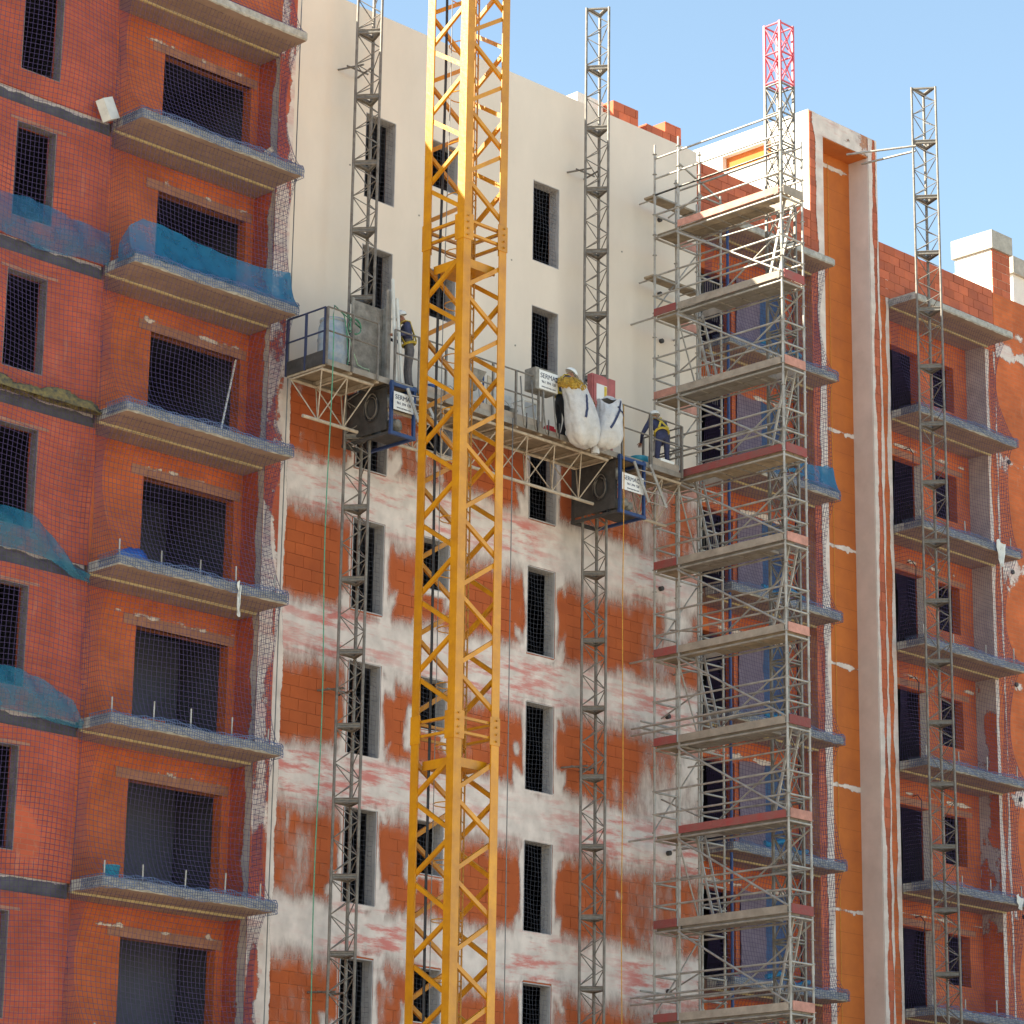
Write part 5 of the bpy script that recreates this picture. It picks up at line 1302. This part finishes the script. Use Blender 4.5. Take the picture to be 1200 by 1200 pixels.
J1['elbow_l'] = (.27, .14, 1.16); J1['wrist_l'] = (.2, .40, 1.18); J1['palm_l'] = (.18, .47, 1.18)
J1['elbow_r'] = (-.27, .12, 1.16); J1['wrist_r'] = (-.2, .38, 1.14); J1['palm_r'] = (-.18, .45, 1.14)
person('worker in navy shirt, yellow harness and white helmet bending towards the mast', (39.16, 42.58, PZ), R(62), J1, 'navy_cloth', 'grey_cloth')
J2 = base_pose(); bend(J2, R(16), UP, (0, .95)); bend(J2, R(18), ['head', 'crown', 'chin'], (.1, 1.48))
J2['elbow_l'] = (.30, .42, 1.15); J2['wrist_l'] = (.26, .60, 1.00); J2['palm_l'] = (.25, .66, .96)
J2['elbow_r'] = (-.28, .40, 1.12); J2['wrist_r'] = (-.2, .58, .98); J2['palm_r'] = (-.18, .64, .94)
J2['knee_l'] = (.13, .10, .49); J2['knee_r'] = (-.13, .06, .49)
person('dark clothed worker in a white helmet stooping behind the rubble sacks', (43.62, 42.62, PZ), R(-110), J2, 'navy_cloth', 'black_cloth')
J3 = base_pose(); bend(J3, R(38), UP, (0, .95)); bend(J3, R(-25), ['head', 'crown', 'chin'], (.4, 1.4))
J3['elbow_l'] = (.34, .36, 1.02); J3['wrist_l'] = (.26, .58, .92); J3['palm_l'] = (.24, .65, .90)
J3['elbow_r'] = (-.34, .34, 1.02); J3['wrist_r'] = (-.26, .56, .90); J3['palm_r'] = (-.24, .63, .88)
person('dark clothed worker with yellow straps bending at the scaffold end of the platform', (46.97, 42.66, PZ), R(-20), J3, 'navy_cloth', 'navy_cloth')
print('people', len(bpy.data.objects))

# ================================================================== SCAFFOLD
sc = thing('tube_scaffold', 'galvanised tube scaffold tower with planked decks, ladders and red toe boards', 'scaffold', (47.6, 41.3, 0))
XA, XB, XC = 47.32, 48.05, 48.78
Y1, Y2, Y3 = 39.45, 42.50, 43.23
DZ = [27.0 - 2 * k for k in range(12)]
def standard(x, y, z0, z1, m='galv'):
    b = MB(); b.tube([(x, y, z0), (x, y, z1)], 0.026, 8)
    for z in np.arange(z0 + 0.5, z1, 0.5): b.lathe([(0.02, -0.004), (0.055, -0.004), (0.055, 0.006), (0.02, 0.006)], 8, (x, y, z))
    for z in np.arange(z0 + 1.9, z1, 2.0): b.tube([(x, y, z - 0.12), (x, y, z + 0.12)], 0.033, 8)
    o = b.obj('standard', m, sc)
    bx('base_plate', x - .08, x + .08, y - .08, y + .08, 0.0, 0.012, 'galv', o) if z0 < 0.1 else None
for (x, y, zt) in ((XA, Y1, 29.05), (XA, Y2, 29.25), (XA, Y3, 29.25), (XB, Y1, 28.45), (XB, Y2, 29.1), (XB, Y3, 28.6), (XC, Y2, 28.2), (XC, Y3, 28.2)):
    standard(x, y, 0.013, zt)
W_ = 0.0245
def led(p, q, nm='ledger', r=W_): rod(nm, p, q, r, 'galv', sc)
toe_c = {0: 'toe_pink', 1: 'toe_grey', 2: 'toe_grey', 3: 'toe_red', 4: 'toe_grey', 5: 'toe_grey', 6: 'toe_grey', 7: 'toe_red', 8: 'toe_grey', 9: 'toe_grey', 10: 'toe_grey', 11: 'toe_grey'}
ladder_side = {0: 1, 1: 0, 2: 1, 3: 0, 4: 1, 5: 0, 6: 1, 7: 0, 8: 1, 9: 0, 10: 1}
for k, z in enumerate(DZ):
    # bearers and ledgers at deck level
    for (p, q) in (((XA, Y1), (XA, Y2)), ((XB, Y1), (XB, Y2)), ((XA, Y2), (XA, Y3)), ((XB, Y2), (XB, Y3))): led((*p, z - 0.07), (*q, z - 0.07))
    for (p, q) in (((XA, Y1), (XB, Y1)), ((XA, Y2), (XB, Y2)), ((XA, Y3), (XB, Y3)), ((XB, Y2), (XC, Y2)), ((XB, Y3), (XC, Y3)), ((XC, Y2), (XC, Y3))): led((*p, z - 0.07), (*q, z - 0.07), 'transom')
    # planks of the long bay
    hatch = k % 2 == 0
    for i in range(2):
        a, c = XA + 0.04 + 0.33 * i, XA + 0.04 + 0.33 * i + 0.315
        ya, yb = Y1 + 0.03, Y2 - 0.03
        if i == 1 and k in ladder_side: 
            if ladder_side[k]: ya = Y1 + 0.75
            else: yb = Y2 - 0.75
        d = bx('deck_plank', a, c, ya, yb, z - 0.035, z + 0.03, 'deck_ply' if k in (0, 3, 5) else 'deck_steel', sc)
        for yy in np.arange(Y1 + 0.45, Y2 - 0.2, 0.5):
            if ya < yy < yb: bx('plank_rib', a + 0.01, c - 0.01, yy, yy + 0.045, z - 0.05, z - 0.036, 'deck_steel', d)
    # short bay
    if k % 1 == 0:
        for i in range(2): bx('deck_plank', XA + 0.04 + 0.33 * i, XA + 0.355 + 0.33 * i, Y2 + 0.04, Y3 - 0.04, z - 0.035, z + 0.03, 'deck_ply', sc)
    # toe boards
    m_ = toe_c[k]
    bx('toe_board', XA - 0.055, XA - 0.03, Y1 + 0.03, Y2 - 0.02, z + 0.0, z + 0.165, m_, sc)
    if k in (1, 2, 4, 5, 6, 8, 9): bx('toe_board', XA - 0.055, XA - 0.03, Y2 + 0.05, Y3 - 0.02, z + 0.005, z + 0.18, 'toe_red' if k != 2 else 'toe_pink', sc)
    bx('toe_board', XA + 0.02, XB - 0.02, Y1 - 0.055, Y1 - 0.03, z, z + 0.2, ('toe_grey', 'toe_red', 'toe_pink', 'toe_red', 'toe_pink', 'toe_pink', 'toe_red', 'toe_pink', 'toe_red', 'toe_pink', 'toe_red', 'toe_pink')[k], sc)
    bx('toe_board', XB + 0.03, XB + 0.055, Y1 + 0.05, Y2 - 0.05, z, z + 0.18, 'toe_grey', sc)
    bx('toe_board', XB + 0.05, XC - 0.05, Y3 - 0.02, Y3 + 0.005, z - 0.02, z + 0.17, 'toe_pink', sc)
    # guard rails
    hs = (0.5, 1.0)
    for h in hs:
        led((XA, Y1, z + h), (XA, Y2, z + h), 'guard_rail'); led((XA, Y2, z + h), (XA, Y3, z + h), 'guard_rail')
        led((XA, Y1, z + h), (XB, Y1, z + h), 'guard_rail')
        led((XB, Y2, z + h), (XC, Y2, z + h), 'guard_rail')
        led((XA, Y3, z + h), (XB, Y3, z + h), 'guard_rail')
        if k > 0 and h > .6: led((XB, Y1, z + h), (XB, Y2, z + h), 'guard_rail')
    # bracing inside the tower and on its end
    if k < 11:
        led((XB + 0.05, Y1, z - 0.1), (XB + 0.05, Y2, z - 1.9), 'diagonal_brace', 0.02)
        led((XA, Y2 + 0.05, z - 0.1), (XB, Y2 + 0.05, z - 1.9), 'diagonal_brace', 0.018) if k % 2 else led((XA, Y3 + 0.05, z - 1.9), (XC, Y3 + 0.05, z - 0.1), 'diagonal_brace', 0.018)
        led((XB, Y1, z + 0.5), (XB, Y2, z + 0.5 + random.uniform(-.06, .06)), 'guard_rail')
        led((XB, Y2, z + random.uniform(.3, 1.4)), (XB, Y3 + random.uniform(0, .5), z + random.uniform(.3, 1.4)), 'tie_tube', 0.02)
        led((XA + random.uniform(0, .3), Y1 - random.uniform(0, .15), z + 1.5), (XA + random.uniform(0, .3), Y2 + random.uniform(0, .6), z + 1.5), 'guard_rail', 0.02) if k % 3 == 1 else None
    # mesh gate beside the facade
    if k in (1, 2, 4, 6):
        for i in range(1, 8): rod('gate_bar', (XB + 0.08 * i + 0.04, Y2 + 0.01, z + 0.05), (XB + 0.08 * i + 0.04, Y2 + 0.01, z + 0.98), 0.006, 'mast_plate', sc)
    # diagonal brace
    led((XA - 0.05, Y2, z - 0.12), (XA - 0.05, Y1, z - 1.85), 'diagonal_brace', 0.025)
    # ladders
    if k in ladder_side and k < 11:
        l = node('ladder', sc, (XB - .2, Y1 if ladder_side[k] else Y2, z - 2))
        if ladder_side[k]: yt, yb2 = Y1 + 0.22, Y1 + 0.75
        else: yt, yb2 = Y2 - 0.12, Y2 - 0.65
        xs = (XA + 0.40, XA + 0.68)
        for x in xs: beam('stile', (x, yt, z + 0.02), (x, yb2, z - 1.96), 0.03, 0.055, 'galv', l)
        for i in range(7):
            f_ = (i + .5) / 7; rod('rung', (xs[0], yt + (yb2 - yt) * f_, z - 1.98 * f_), (xs[1], yt + (yb2 - yt) * f_, z - 1.98 * f_), 0.015, 'galv', l)
for z in (28.06, 26.10):
    d = bx('bracket_deck', XA + 0.1, XC + 0.25, 43.32, 43.66, z - 0.03, z + 0.02, 'deck_ply', sc)
    for x in (XA + 0.2, XC): rod('bracket', (x, Y3, z - 0.045), (x, 43.9, z - 0.045), 0.02, 'galv', sc)
for z in (28.0, 28.4, 28.9):
    led((XA, Y1, z), (XA, Y3, z), 'guard_rail'); 
led((XB, Y1, 28.3), (XB, Y3, 28.3), 'guard_rail'); led((XA, Y2, 28.6), (XC, Y2, 28.1), 'guard_rail')
# tie tubes to the wall and spare tubes at two levels
for z in (15.35, 15.5, 9.45, 9.6, 21.6):
    led((XA - 0.1, Y1 + .4, z), (XA - 0.1, Y3 + .6, z - 0.03), 'tie_tube'); led((XA - 0.15, 43.5, z + 0.1), (XB + .2, 43.5, z + 0.1), 'tie_tube')
for z in np.arange(5, 29, 4.0):
    led((XC, Y3, z), (XC, YF - 0.02, z), 'tie_tube'); led((XA, Y3, z), (XA, YF - 0.02, z), 'tie_tube')
for i, z in enumerate((28.0, 27.75, 27.6)):
    r_ = rod('loose_tube', (XA + 0.15 + .1 * i, Y1 + 0.5 + .2 * i, 27.06 + 0.052 * i), (XA + 0.2 + .1 * i, Y2 - 0.3, 27.06 + 0.052 * i), 0.024, 'galv', None)
    T(r_, 'loose scaffold tube lying on the top scaffold deck', 'tube', 'loose tubes on the top deck')
print('total', len(bpy.data.objects))
